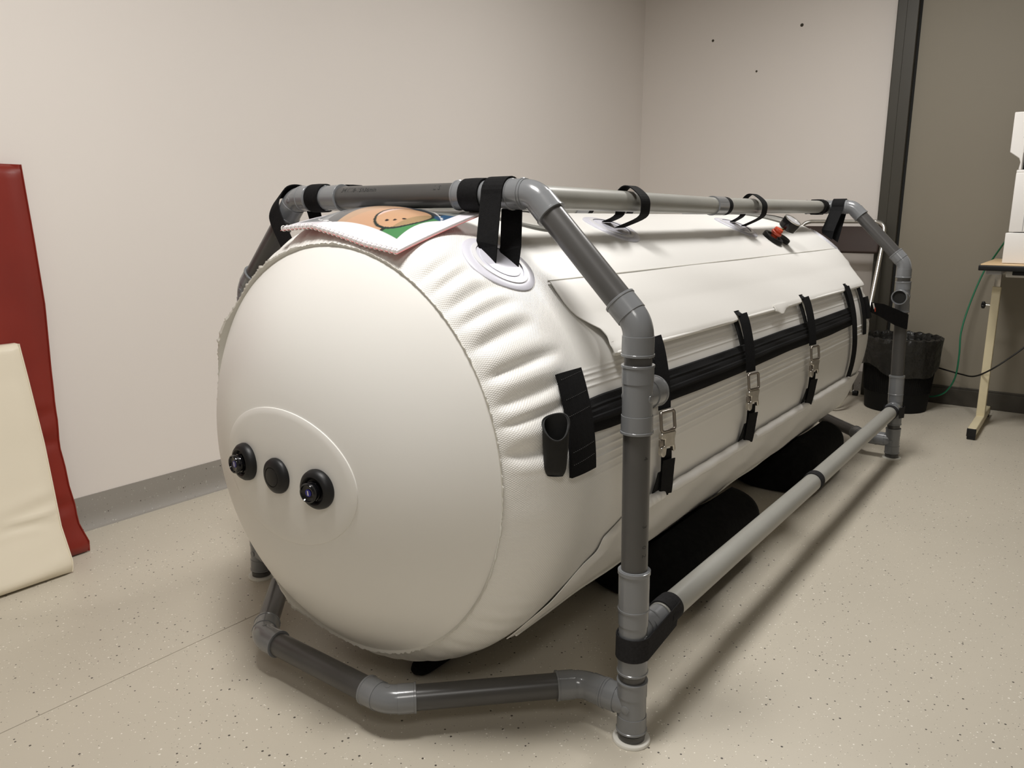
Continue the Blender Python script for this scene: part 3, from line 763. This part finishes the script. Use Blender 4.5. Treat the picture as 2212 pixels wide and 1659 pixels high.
def tee(P, ax, br, up=0.055, dn=0.055, bl=0.060, L=0.034, open_b=False, name='tee_fitting'):
    P = Vector(P); ax = Vector(ax).normalized(); br = Vector(br).normalized(); q = MB()
    q.lathe(P+ax*(up-L), ax, sleeve_prof(L), 36); q.lathe(P-ax*(dn-L), -ax, sleeve_prof(L), 36)
    q.tube([P-ax*(dn-L+0.002), P+ax*(up-L+0.002)], 0.0277, 36)
    q.lathe(P+br*0.002, br, [(0, 0.0268), (bl-L+0.002, 0.0272)], 36)
    q.lathe(P+br*(bl-L), br, sleeve_prof(L, open_b), 36)
    sd = ax.cross(br); q.lathe(P+sd*0.0262, sd, [(0, 0.0085), (0.0022, 0.0080), (0.0026, 0.007), (0.0018, 0.0001)], 20)
    q.lathe(P-sd*0.0262, -sd, [(0, 0.0085), (0.0022, 0.0080), (0.0026, 0.007), (0.0018, 0.0001)], 20)
    o = q.build(name, 'fit', parent=frame)
    if open_b:
        q = MB(); q.lathe(P+br*(bl-L*0.55), br, [(0, 0.0256), (0.0008, 0.0256)], 28); q.build('bore_shade', 'inner', parent=o)  # dark disc paints the shade inside the open branch
    return o
def post(sx, xb, yb, xe, ye, ze, inward):
    """upright of one end frame; inward = +-1 direction (y) in which rails leave"""
    def at(z): return V(sx*lerp(xb, xe, z/ze), lerp(yb, ye, z/ze), z)
    ax = (at(ze)-at(0)).normalized()
    pipe(at(0.012), at(ze-0.02))
    # floor pad and foot cap
    q = MB(); q.lathe((sx*xb, yb, 0), (0, 0, 1), [(0, 0.037), (0.003, 0.0375), (0.0065, 0.036), (0.0065, 0.03)], 40); q.build('foot_pad', 'footpad', parent=frame)
    q = MB(); q.lathe(at(0.006), ax, [(0, 0.0262), (0.010, 0.0270), (0.012, 0.0262), (0.013, 0.0262)], 32); q.build('foot_cap', 'pipe', parent=frame)
    tee(at(0.078), ax, V(-sx, 0, 0), up=0.054, dn=0.055, bl=0.064)
    # lower rail tee with coupling above
    tee(at(0.222), ax, V(0, inward, 0), up=0.060, dn=0.074, bl=0.066)
    q = MB(); q.lathe(at(0.281), ax, [(0, 0.0262), (0.0005, 0.0292), (0.079, 0.0292), (0.0795, 0.0262)], 36); q.lathe(at(0.350), ax, [(0, 0.0292), (0.002, 0.0308), (0.0085, 0.0308), (0.010, 0.026)], 36); q.build('coupling', 'fit', parent=frame)
    tee(at(0.690), ax, V(0, inward, 0), up=0.060, dn=0.066, bl=0.068, open_b=True)
    return at
FR = []
for (name, y0, xb, xe, ze, xt, inward, out) in (('near', 0.0, 0.590, 0.575, 0.822, 0.349, 1, -1), ('far', 2.30, 0.600, 0.573, 0.822, 0.352, -1, 1)):
    ats = {}
    for sx in (1, -1):
        ats[sx] = post(sx, xb if not (sx < 0 and out < 0) else 0.600, y0, xe if sx > 0 or out > 0 else 0.572, y0, ze, inward)
    for sx in (1, -1):
        xe_ = xe if sx > 0 or out > 0 else 0.572
        E_ = V(sx*xe_, y0, ze); T_ = V(sx*xt, y0, ZT); dd = (T_-E_).normalized()
        elbow(E_, V(0, 0, -1), dd, start=0.020); elbow(T_, -dd, V(-sx, 0, 0), start=0.018)
        pipe(E_+dd*0.03, T_-dd*0.03)
        tee(V(sx*0.243, y0, ZT), V(1, 0, 0), V(0, inward, 0), up=0.082 if sx > 0 else 0.058, dn=0.082 if sx < 0 else 0.082-0.0, bl=0.060)
    pipe(V(-0.33, y0, ZT), V(0.33, y0, ZT))
    # bars near the floor, bulging outwards
    zb = 0.078; A1 = V(0.4775, y0, zb); B1 = V(0.1985, y0+out*0.279, zb); B2 = V(-0.1985, y0+out*0.279, zb); A2 = V(-0.4775, y0, zb)
    d = (B1-A1).normalized(); d2 = (A2-B2).normalized()
    elbow(A1, V(1, 0, 0), d); elbow(B1, -d, V(-1, 0, 0)); elbow(B2, V(1, 0, 0), d2); elbow(A2, -d2, V(-1, 0, 0))
    pipe(V(0.56, y0, zb), A1+V(0.02, 0, 0)); pipe(A1+d*0.025, B1-d*0.025); pipe(B1-V(0.025, 0, 0), B2+V(0.025, 0, 0)); pipe(B2+d2*0.025, A2-d2*0.025); pipe(A2-V(0.02, 0, 0), V(-0.56, y0, zb))
for sx in (1, -1):
    # upper rails in two lengths with a coupling
    pipe(V(sx*0.243, 0.045, ZT), V(sx*0.25, 1.10, ZT-0.009), 'railpipe'); pipe(V(sx*0.25, 1.10, ZT-0.009), V(sx*0.243, 2.255, ZT), 'railpipe')
    q = MB(); q.lathe((sx*0.25, 1.065, ZT-0.0088), (0, 1, 0), [(0, 0.0255), (0.001, 0.029), (0.074, 0.029), (0.075, 0.0255)], 32); q.build('coupling', 'fit', parent=frame)
    # lower rails
    pipe(V(sx*0.592, 0.045, 0.222), V(sx*0.592, 0.115, 0.2235), 'fit')
    pipe(V(sx*0.593, 0.098, 0.2235), V(sx*0.596, 1.148, 0.220), 'railpipe', r=0.0262); pipe(V(sx*0.596, 1.148, 0.220), V(sx*0.597, 2.20, 0.222), 'railpipe', r=0.0262)
    pipe(V(sx*0.597, 2.19, 0.222), V(sx*0.597, 2.26, 0.222), 'fit')
# hook-and-loop bands on the frame
def band(A, d, r, w, name='hook_and_loop_band', m='neo', lab=None):
    q = MB(); A = Vector(A); d = Vector(d).normalized()
    q.lathe(A-d*(w/2), d, [(0, r-0.001), (0.0003, r+0.0016), (w*0.5, r+0.0022), (w-0.0003, r+0.0016), (w, r-0.001)], 40, cap=False)
    o = q.build(name, m, parent=frame)
    if lab: o['label'] = lab
    return o
band((0.2085, 0, ZT), (1, 0, 0), 0.0305, 0.050, m='black'); band((-0.262, 0, ZT), (1, 0, 0), 0.0305, 0.046, m='black')
band((0.2085, 2.30, ZT), (1, 0, 0), 0.0305, 0.050, m='black'); band((-0.262, 2.30, ZT), (1, 0, 0), 0.0305, 0.046, m='black')
for sx in (1, -1):
    band((sx*0.25, 1.155, ZT-0.0088), (0, 1, 0), 0.0262, 0.034, m='black'); band((sx*0.25, 2.205, ZT), (0, 1, 0), 0.027, 0.045, m='black'); band((sx*0.243, 0.085, ZT+0.003), (0, 1, 0), 0.028, 0.045, m='black')
    band((sx*0.5955, 1.135, 0.2203), (0, 1, 0), 0.0275, 0.034)
    band((sx*0.592, 0.128, 0.2235), (0, 1, 0), 0.0275, 0.048); band((sx*0.597, 2.188, 0.222), (0, 1, 0), 0.0275, 0.028)
    for (yp, inw, xp, yr) in ((0.0, 1, 0.586, 0.13), (2.30, -1, 0.598, 2.19)):
        # strap round the post whose ends run along the rail
        q = MB(); pts = []; nm = []; sd = []; wd = []
        r_ = 0.0305
        za, zb_ = 0.188+0.0, 0.215
        n_ = 6
        for k in range(n_+1):
            u = k/n_; pts.append(V(sx*(xp+r_+0.001), lerp(yr, yp+inw*0.0, u), lerp(0.2235, 0.206, u))); nm.append(V(sx, 0, 0)); sd.append(V(0, inw*0.35*(1-u), 1)); wd.append(lerp(0.050, 0.047, u))
        for k in range(1, 12):
            a = math.pi*k/12; pts.append(V(sx*(xp+r_*math.cos(a)), yp-inw*r_*math.sin(a), 0.206-0.002*k/12)); nm.append(V(sx*math.cos(a), -inw*math.sin(a), 0)); sd.append(V(0, 0, 1)); wd.append(0.047)
        for k in range(n_+1):
            u = k/n_; pts.append(V(sx*(xp-r_-0.001), lerp(yp, yr-inw*0.03, u), lerp(0.204, 0.2235, u))); nm.append(V(-sx, 0, 0)); sd.append(V(0, -inw*0.2*u, 1)); wd.append(0.046)
        q.ribbon(pts, sd, nm, wd, 0.0022); q.build('hook_and_loop_strap', 'neo', parent=frame, smooth=False)

# printed text on pipes
def pipe_text(txt, size, org, axis, up, r, m='ink', centre_ang=0.0):
    """letters wrapped on a pipe. axis: reading direction; up: direction of letter tops on the surface at angle 0 (tangent); outward = axis x up"""
    cu = bpy.data.curves.new('t', 'FONT'); cu.body = txt; cu.size = size; cu.resolution_u = 2
    ob = bpy.data.objects.new('t', cu); COL.objects.link(ob)
    dg = bpy.context.evaluated_depsgraph_get(); me = bpy.data.meshes.new_from_object(ob.evaluated_get(dg))
    bpy.data.objects.remove(ob); bpy.data.curves.remove(cu)
    axis = Vector(axis).normalized(); up = Vector(up).normalized(); out = axis.cross(up).normalized()
    vs = []
    for v in me.vertices:
        a = v.co.y/r+centre_ang
        vs.append(Vector(org)+axis*v.co.x+(out*math.cos(a)+up*math.sin(a))*r)
    q = MB(); q.add(vs, [tuple(p.vertices) for p in me.polygons]); bpy.data.meshes.remove(me)
    return q.build('pipe_print', m, parent=frame, smooth=False, recalc=False)
pipe_text('34V/18-15h36min', 0.0155, (-0.165, 0, ZT), (1, 0, 0), (0, 0, 1), RP+0.0003, centre_ang=R(26))
pipe_text('L S', 0.0155, (0.112, 0, ZT), (1, 0, 0), (0, 0, 1), RP+0.0003, centre_ang=R(26))
for z, s in ((0.585, '4'), (0.455, '3'), (0.415, '0'), (0.398, '2')):
    pipe_text(s, 0.014, (lerp(0.590, 0.575, z/0.822), 0, z), (0, 0, -1), Vector((0.60, 0.80, 0)), RP+0.0003, centre_ang=R(8))

# ------------------------------------------------------------------ booklet on top
bk = empty('spiral_booklet', (0.02, -0.08, 0.985), 'open-lying A4 spiral-bound booklet with printed photo cover, pushed under the top pipe', 'booklet')
def book_pt(u, v, lift=0.0):
    """u 0..1 along the near edge (left to right), v 0..1 from near edge backwards"""
    x = lerp(lerp(-0.166, 0.187, u), lerp(-0.125, 0.222, u), v)
    y = lerp(lerp(-0.188, -0.203, u), lerp(0.022, 0.012, u), v)
    zn = interp(u, [(0, .984), (.15, .988), (.3, .990), (.5, .977), (.75, .958), (1, .946)])
    zm = interp(u, [(0, 1.010), (.3, 1.012), (.6, 1.004), (.85, .990), (1, .985)])
    zb = interp(u, [(0, 1.020), (.5, 1.0215), (1, 1.0185)])
    z = (zn*(1-v)*(1-2*v)+4*zm*v*(1-v)+zb*v*(2*v-1))
    ysf = max(y, YS+0.002)
    rr_ = prof_r(ysf)+0.0035; zsf = ZC+math.sqrt(max(rr_*rr_-x*x, 0))
    if y < YS+0.03: zsf -= 0.0
    z = max(z, zsf+0.0062) if y > YS else z
    z = min(z, 1.0232 if abs(y) < 0.03 else 1.05)
    return V(x, y, z+lift)
NU, NV = 220, 130
def zs(u): return u
def booksheet(name, m, l0, th, grow=0.0, colors=None, par=bk, nu=48, nv=30):
    P = [[book_pt(-grow+(1+2*grow)*i/nu, -grow+(1+2*grow)*j/nv, l0) for j in range(nv+1)] for i in range(nu+1)]
    q = MB(); q.slab(P, [[V(0, 0, th)]*(nv+1) for _ in range(nu+1)]); o = q.build(name, m, parent=par, angle=60); return o
booksheet('back_cover', 'pinkcover', -0.0058, 0.0010, 0.004)
booksheet('page_block', 'paper', -0.0046, 0.0040)
# printed cover: photograph of the chamber end on a green mat, in a wide white margin, with a painted reflection at the left
P = [[book_pt(i/NU, j/NV, -0.0002) for j in range(NV+1)] for i in range(NU+1)]
q = MB(); q.grid(P); cov = q.build('printed_cover', 'print', parent=bk, recalc=False, smooth=True)
ca_ = cov.data.color_attributes.new(name='print', type='FLOAT_COLOR', domain='POINT')
def cover_col(u, v):
    if v < 0.15 or u > 0.89 or u < 0.035 or v > 0.97: return (0.80, 0.77, 0.82)
    col = (0.50, 0.30, 0.19)
    if u < 0.50+0.2*(v-0.3): col = (0.44, 0.29, 0.19)
    if u < 0.40: col = (0.11, 0.115, 0.12)
    if u < 0.27: col = (0.27, 0.28, 0.29)  # grey reflection on the clear cover, put into the print colour
    if u > 0.765+0.10*(v-0.15): col = (0.06, 0.21, 0.075)
    if abs(u-(0.762+0.10*(v-0.15))) < 0.010 and v < 0.32: col = (0.02, 0.03, 0.02)
    if v > 0.66+0.25*abs(u-0.7): col = (0.045, 0.05, 0.06)
    if u > 0.80 and v > 0.62: col = (0.03, 0.08, 0.16)
    if v > 0.80: col = (0.20, 0.21, 0.20)
    e = math.hypot((u-0.735)/0.130, (v-0.445)/0.25)
    if e < 1.10: col = (0.02, 0.03, 0.028)
    if e < 1.0: col = (0.50, 0.30, 0.18) if u < 0.80 else (0.32, 0.22, 0.12)
    if e < 1.0 and u < 0.632: col = (0.62, 0.45, 0.40)
    for (px_, pz_) in ((0.722, 0.275), (0.757, 0.315), (0.787, 0.375)):
        if ((u-px_)/0.011)**2+((v-pz_)/0.016)**2 < 1: col = (0.03, 0.02, 0.02)
    return col
k = 0
for i in range(NU+1):
    for j in range(NV+1):
        ca_.data[k].color = (*cover_col(i/NU, j/NV), 1); k += 1
# spiral binding: row of small rings along the near edge
for i in range(26):
    u = (i+0.5)/26; c = book_pt(u, 0.018, -0.003)
    ax = (book_pt(min(u+0.02, 1), 0.018)-book_pt(u-0.02 if u > 0.02 else 0, 0.018)).normalized()
    e2 = V(0, 1, 0)-ax*ax.y; e2.normalize(); e3 = ax.cross(e2)
    q = MB(); q.tube([c+e2*(0.0060*math.cos(2*math.pi*t/14)-0.003)+e3*(0.0056*math.sin(2*math.pi*t/14))+ax*(0.0022*t/14) for t in range(14)], 0.0009, 5, closed=True)
    q.build('binding_ring', 'white', parent=bk)

# ------------------------------------------------------------------ cushions under the chamber
def bolster(x0, x1, ya, yb, name, lab, hmax=0.19, rot=0.0):
    """rounded roll lying along y, squeezed by the chamber above"""
    q = MB(); P = []
    n = 44; xc = (x0+x1)/2; rx = (x1-x0)/2
    stations = [(0.0, 0.55), (0.010, 0.84), (0.028, 0.97), (0.055, 1.0)]
    L = yb-ya; st = [(s, f) for s, f in stations]+[(L*0.5, 1.0)]+[(L-s, f) for s, f in reversed(stations)]
    for i in range(n):
        a = 2*math.pi*i/n; row = []
        for s, f in st:
            x = xc+rx*f*math.copysign(abs(math.cos(a))**0.62, math.cos(a)); z = hmax/2+hmax/2*math.copysign(abs(math.sin(a))**0.7, math.sin(a))*(f*0.25+0.75 if math.sin(a) < 0 else f)
            # stay below the chamber skin
            zc_max = ZC-math.sqrt(max((RB+0.017)**2-x*x, 0))-0.002 if abs(x) < RB+0.017 else 9
            z = max(0.002, min(z, zc_max)); row.append(V(x, ya+s, z))
        P.append(row)
    q.grid(P, closed_u=True)
    k = len(P[0])
    vs = [P[i][0] for i in range(n)]; q.add(vs, [tuple(range(n))]); vs = [P[i][-1] for i in range(n)]; q.add(vs, [tuple(range(n))])
    o = q.build(name, 'foam', loc=(xc, (ya+yb)/2, 0), angle=50); tag(o, lab, 'cushion'); return o
bolster(0.14, 0.492, 0.50, 1.02, 'bolster_cushion', 'black fleece bolster under the chamber nearer the camera, behind the near right post', 0.205)
bolster(0.14, 0.480, 1.57, 2.02, 'bolster_cushion', 'black fleece bolster under the far half of the chamber, beyond the other bolster', 0.205)
q = MB(); pts = []
pts = [V(0.108, -0.108+0.012*k, 0.021) for k in range(0, 60)]
rr = [0.010, 0.0165, 0.0190, 0.0195]+[0.0198]*56
q.tube(pts, rr, 20); 
for v in q.v: v.x = 0.108+(v.x-0.108)*1.25; v.z = min(v.z, ZC-math.sqrt(max((prof_r(v.y)+0.006)**2-v.x**2, 0))-0.002)
tag(q.build('support_roll', 'foam', loc=(0.108, 0.15, 0)), 'slim black foam roll poking out under the near end of the chamber', 'cushion')

# ------------------------------------------------------------------ mats leaning on the left wall
def mat_slab(name, m, prof, y0, y1, th, lab, cr, seed, lean=None):
    """prof: list of (z, x of outer face, y of right edge)"""
    rn = random.Random(seed); q = MB(); nt = 80
    P = []
    zs_ = [prof[0][0]+(prof[-1][0]-prof[0][0])*k/nt for k in range(nt+1)]
    cre = [(rn.uniform(0.05, 0.75), rn.uniform(0.4, 1.0), rn.uniform(0.008, 0.02), rn.uniform(-0.5, 0.5)) for _ in range(cr)]
    ny = 60
    out = []; inn = []
    for zi, z in enumerate(zs_):
        x = interp(z, [(a, b_) for a, b_, c in prof]); ye = interp(z, [(a, c) for a, b_, c in prof])+(0.0035*math.sin(z*52)+0.003*math.sin(z*31+1))*max(0, 1-z/0.6)*(1 if cr > 5 else 0)
        ro = []; ri = []
        u = zi/nt
        vert = min(1, u/0.02, (1-u)/0.02) if 0 < u < 1 else 0
        for j in range(ny+1):
            v = j/ny; v = 1-(1-v)**1.8; yy = ye+(y0-ye)*(v)
            edge = min(1.0, (abs(yy-ye))/0.02); puff = (1-(1-edge)**2)*math.sqrt(max(vert, 0.0))
            d = 0
            for (cz, cd, cw, sl) in cre:
                dz = z-(cz*prof[-1][0]*0.6+sl*(ye-yy)*0.5); d -= cd*0.007*math.exp(-(dz/cw)**2)*math.exp(-abs(yy-ye)/0.16)
                d += cd*0.004*math.exp(-((dz-1.8*cw)/cw)**2)*math.exp(-abs(yy-ye)/0.16)
            ro.append(V(x-0.014*(1-puff)+d*puff, yy-0.0, z)); ri.append(V(x-th+0.014*(1-puff), yy, z))
        out.append(ro); inn.append(ri)
    n = (nt+1)*(ny+1); nv = ny+1
    vs = [p for r_ in out for p in r_]+[p for r_ in inn for p in r_]; fs = []
    for i in range(nt):
        for j in range(ny):
            a = (i*nv+j, (i+1)*nv+j, (i+1)*nv+j+1, i*nv+j+1); fs.append(a); fs.append(tuple(k+n for k in a[::-1]))
    for i in range(nt):
        for j in (0, ny): fs.append((i*nv+j, (i+1)*nv+j, (i+1)*nv+j+n, i*nv+j+n))
    for j in range(ny):
        for i in (0, nt): fs.append((i*nv+j, i*nv+j+1, i*nv+j+1+n, i*nv+j+n))
    q.add(vs, fs)
    base = (prof[0][1]-th/2, (prof[0][2]+y0)/2, 0)
    rt = empty(name, base, lab, 'mat')
    q.build('mat_cover', m, parent=rt, angle=50)
    # piping along the visible edge
    q = MB(); q.tube([out[i][0]+V(0.001, 0.001, 0) for i in range(0, nt+1, 2)], 0.0022, 6); q.build('piping', m, parent=rt)
    return rt
mat_slab('exercise_mat', 'red', [(0.004, -1.150, -.222), (0.02, -1.150, -.220), (0.079, -1.170, -.224), (0.165, -1.195, -.230), (0.265, -1.215, -.234), (0.377, -1.235, -.231), (0.57, -1.265, -.216), (0.748, -1.285, -.203), (0.938, -1.302, -.203), (1.155, -1.323, -.205)], -1.2, 0, 0.045, 'tall red vinyl exercise mat leaning against the left wall behind the cream mat', 6, 3)
mat_slab('exercise_mat', 'cream', [(0.004, -1.040, -.318), (0.03, -1.038, -.314), (0.133, -1.080, -.317), (0.366, -1.150, -.306), (0.56, -1.200, -.308), (0.652, -1.218, -.312)], -1.1, 0, 0.055, 'low cream vinyl mat leaning in front of the red mat', 4, 9)

# ------------------------------------------------------------------ waste bin
wbn = empty('waste_bin', (0.415, 3.30, 0), 'black mesh waste bin with a folded-over black liner behind the far right post', 'bin')
cx_, cy_ = 0.415, 3.30
q = MB(); q.lathe((cx_, cy_, 0), (0, 0, 1), [(0, 0.148), (0.004, 0.152), (0.05, 0.156), (0.30, 0.176), (0.385, 0.183), (0.385, 0.179), (0.30, 0.172), (0.02, 0.150), (0.012, 0.0001)], 64); q.build('bin_body', 'bin', parent=wbn)
# raised vertical mesh ribs in the open band
q = MB()
for k in range(96):
    a = 2*math.pi*k/96
    for z0, z1 in ((0.10, 0.235),):
        A = V(cx_+0.1615*math.cos(a), cy_+0.1615*math.sin(a), z0); B = V(cx_+0.1725*math.cos(a), cy_+0.1725*math.sin(a), z1); q.tube([A, B], 0.0017, 5)
o = q.build('bin_ribs', 'bin', parent=wbn); o['kind'] = 'stuff'
q = MB(); P = []
rn = random.Random(4)
hem = [0.215+0.030*math.sin(k*2*math.pi/60+0.4)+0.010*math.sin(k*2*math.pi/24) for k in range(120)]
for k in range(120):
    a = 2*math.pi*k/120; row = []
    for j, u in enumerate([0, .12, .25, .4, .55, .7, .85, 1.0]):
        z = lerp(hem[k], 0.388, u); r_ = 0.166+0.054*(z-0.1)/0.29*0.55+0.004+0.0025*math.sin(k*0.9+u*3)*(1-u*0.5)+0.003*math.sin(k*0.31+u*6)*(1-u)
        row.append(V(cx_+r_*math.cos(a), cy_+r_*math.sin(a), z))
    for (r_, z) in ((0.186, 0.393), (0.181, 0.391), (0.174, 0.375), (0.168, 0.34), (0.16, 0.28), (0.12, 0.2), (0.02, 0.19)):
        row.append(V(cx_+(r_+0.003*math.sin(k*1.7))*math.cos(a), cy_+(r_+0.003*math.sin(k*1.7))*math.sin(a), z+0.004*math.sin(k*1.1)*(1 if r_ > 0.15 else 0)))
    P.append(row)
q.grid(P, closed_u=True); q.build('bin_liner', 'liner', parent=wbn, angle=70)

# ------------------------------------------------------------------ folded chair against the end wall
ch = empty('folding_chair', (0.02, 3.25, 0), 'folded chrome chair with brown vinyl back leaning by the dark frame behind the chamber', 'chair')
def chy(z): return lerp(3.02, 3.492, z/0.98)
def mirror(pts): return [V(0.03-p.x, p.y, p.z) for p in pts[::-1]]
side = [V(0.10, 3.012, 0.0125), V(0.14, 3.014, 0.0135), V(0.186, 3.022, 0.027), V(0.212, 3.042, 0.070), V(0.226, 3.075, 0.130), V(0.242, chy(.365), 0.365), V(0.246, chy(.5), 0.50), V(0.246, chy(.8), 0.80), V(0.240, chy(.93), 0.930), V(0.226, chy(.96), 0.967), V(0.196, chy(.98), 0.981), V(0.15, chy(.98), 0.983)]
q = MB(); q.tube(smoothpath(side+mirror(side), 5), 0.0112, 14, closed=False); q.build('chair_frame', 'chrome', parent=ch)
inn = [V(0.215, 3.29, 0.50), V(0.212, 3.22, 0.36), V(0.200, 3.112, 0.135), V(0.188, 3.080, 0.075), V(0.165, 3.058, 0.030), V(0.125, 3.048, 0.0125), V(0.08, 3.046, 0.0115)]
q = MB(); q.tube(smoothpath(inn+mirror(inn), 5), 0.0105, 12); q.build('inner_legs', 'chrome', parent=ch)
q = MB(); q.tube([V(0.165, 3.47, 0.024), V(-0.135, 3.47, 0.024)], 0.010, 12); q.tube([V(0.150, 3.47, 0.024), V(0.160, 3.40, 0.30), V(0.200, 3.30, 0.52)], 0.010, 12); q.tube([V(-0.120, 3.47, 0.024), V(-0.130, 3.40, 0.30), V(-0.170, 3.30, 0.52)], 0.010, 12)
q.build('rear_legs', 'chrome', parent=ch)
q = MB(); q.tube([V(0.240, 3.36, 0.66), V(0.232, 3.31, 0.52), V(0.222, 3.27, 0.42)], 0.006, 8); q.build('hinge_bar', 'chrome', parent=ch)
q = MB(); q.box((0.015, 3.445, 0.884), (0.43, 0.022, 0.158), bev=0.010, rot=Matrix.Rotation(-0.44, 3, 'X')); q.build('backrest', 'brown', parent=ch)
q = MB(); q.box((0.015, 3.27, 0.50), (0.34, 0.03, 0.30), bev=0.012, rot=Matrix.Rotation(-0.44, 3, 'X')); q.build('seat', 'brown', parent=ch)
for x in (0.172, -0.142):
    q = MB(); q.lathe((x, 3.47, 0.0155), (1, 0, 0), [(-0.014, 0.0155), (0.012, 0.0155), (0.014, 0.013)], 16); q.build('rubber_foot', 'rubber', parent=ch)

# ------------------------------------------------------------------ table with machine
tb = empty('side_table', (0.82, 3.2, 0), 'height-adjustable table with a cream steel foot and black-edged wooden top at the right edge', 'table')
q = MB(); q.box((1.30, 3.19, 0.783), (1.06, 0.60, 0.024), bev=0.004); q.build('tabletop_edge', 'rubber', parent=tb)['label'] = 'black edge of the tabletop'
q = MB(); q.box((1.302, 3.19, 0.7975), (1.05, 0.59, 0.006), bev=0.0015); q.build('tabletop', 'wood', parent=tb)['label'] = 'light wood tabletop surface'
for xx in (0.832, 1.72):
    q = MB(); q.box((xx, 3.10, 0.022+0.014), (0.036, 0.56, 0.036), bev=0.004); q.build('foot_bar', 'creampaint', parent=tb)
    for yy in (2.822, 3.379):
        q = MB(); q.box((xx, yy, 0.034), (0.038, 0.010, 0.038), bev=0.002); q.box((xx, yy+(0.012 if yy < 3 else -0.012), 0.008), (0.034, 0.028, 0.015), bev=0.003); q.build('foot_cap', 'rubber', parent=tb)
    q = MB(); q.box((xx, 3.13, 0.365), (0.036, 0.036, 0.64), bev=0.003); q.build('leg', 'creampaint', parent=tb)
    q = MB(); q.box((xx, 3.13, 0.722), (0.028, 0.028, 0.10), bev=0.002); q.build('inner_post', 'steel', parent=tb)['label'] = 'bare metal upper post'
    q = MB(); q.box((xx-0.004, 3.10, 0.762), (0.06, 0.34, 0.020), bev=0.002); q.build('top_bracket', 'machine_grey', parent=tb)
q = MB(); q.lathe((0.815, 3.125, 0.595), (-1, 0, 0), [(0, 0.004), (0.016, 0.004), (0.016, 0.006), (0.022, 0.006)], 12); q.build('knob_stem', 'chrome', parent=tb)
q = MB()
for k in range(4):
    a = k*math.pi/2+0.5; q.box((0.785, 3.125+0.012*math.cos(a), 0.595+0.012*math.sin(a)), (0.014, 0.014, 0.014), bev=0.004)
q.box((0.786, 3.125, 0.595), (0.02, 0.018, 0.018), bev=0.004)
q.build('clamp_knob', 'rubber', parent=tb)['label'] = 'black clamping knob'
q = MB(); q.box((1.30, 3.02, 0.752), (0.86, 0.028, 0.028), bev=0.003); q.build('cross_rail', 'white', parent=tb)
q = MB(); q.box((0.955, 2.96, 0.761), (0.11, 0.06, 0.018), bev=0.003); q.build('under_tray', 'rubber', parent=tb)

mc = empty('white_machine', (1.1, 3.1, 0.8005), 'tall white desktop machine with a recessed dark bay standing on the table', 'machine')
X0 = 0.862; YN, YX = 2.98, 3.36
def yz_prism(q, poly, x0, x1):
    q.prism(poly, V(x0, 0, 0), V(0, 1, 0), V(0, 0, 1), V(1, 0, 0), x1-x0)
def xz_prism(q, poly, y0, y1):
    q.prism(poly, V(0, y0, 0), V(1, 0, 0), V(0, 0, 1), V(0, 1, 0), y1-y0)
ZT0 = 0.8012
q = MB(); q.box((1.12, 3.17, 0.870), (0.54, 0.38, 0.136), bev=0.004); q.build('machine_base', 'machine', parent=mc)
q = MB(); q.box((1.123, 3.172, 1.071), (0.526, 0.372, 0.258), bev=0.004); q.build('machine_body', 'machine', parent=mc)
q = MB(); q.box((1.123, 3.172, 1.205), (0.524, 0.370, 0.016), bev=0.003); q.build('machine_shelf', 'machine', parent=mc)
q = MB(); xz_prism(q, [(0.866, 1.2135), (0.878, 1.2135), (0.878, 1.46), (0.826, 1.46), (0.826, 1.29), (0.850, 1.272), (0.864, 1.262), (0.870, 1.245)], 2.99, 3.35); q.build('side_column', 'machine', parent=mc, bevel=0.003, angle=50)
q = MB(); q.box((1.12, 3.17, 1.372), (0.49, 0.36, 0.175), bev=0.006); q.build('machine_head', 'machine', parent=mc)
q = MB(); q.box((1.12, 3.20, 1.25), (0.48, 0.30, 0.07), bev=0.003); q.build('dark_bay', 'gloss_black', parent=mc)['label'] = 'dark recessed bay'
q = MB(); q.box((0.93, 2.985, 1.345), (0.09, 0.004, 0.060), bev=0.001); q.build('front_panel', 'machine_grey', parent=mc)
for zz in (1.362, 1.352, 1.190):
    q = MB(); q.box((1.12, 2.9893, zz), (0.50, 0.0012, 0.0022)); q.build('panel_groove', 'machine_grey', parent=mc, smooth=False)
q = MB(); q.box((0.912, 2.9852, 1.07), (0.0025, 0.0014, 0.25)); q.build('panel_groove', 'machine_grey', parent=mc, smooth=False)

# ------------------------------------------------------------------ cables
q = MB(); q.tube(smoothpath([(0.868, 3.40, 1.00), (0.823, 3.42, 0.905), (0.765, 3.50, 0.80), (0.728, 3.50, 0.72), (0.690, 3.46, 0.56), (0.672, 3.42, 0.42), (0.678, 3.40, 0.30), (0.672, 3.40, 0.18), (0.635, 3.42, 0.095), (0.58, 3.44, 0.058), (0.50, 3.47, 0.04), (0.43, 3.50, 0.012), (0.36, 3.50, 0.006)], 8), 0.0042, 10)
tag(q.build('green_cable', 'green', loc=(0.6, 3.45, 0)), 'thin green cable hanging from the machine to the floor by the bin', 'cable')
q = MB(); q.tube(smoothpath([(0.47, 3.515, 0.22), (0.52, 3.51, 0.215), (0.60, 3.46, 0.208), (0.70, 3.40, 0.200), (0.78, 3.18, 0.235), (0.85, 3.07, 0.290), (0.92, 3.07, 0.355), (0.985, 3.09, 0.425), (1.06, 3.15, 0.53), (1.12, 3.30, 0.70), (1.14, 3.502, 0.78)], 8), 0.0040, 10)
tag(q.build('black_cable', 'cable', loc=(0.8, 3.3, 0)), 'black cable sagging behind the bin and across the cream table leg', 'cable')
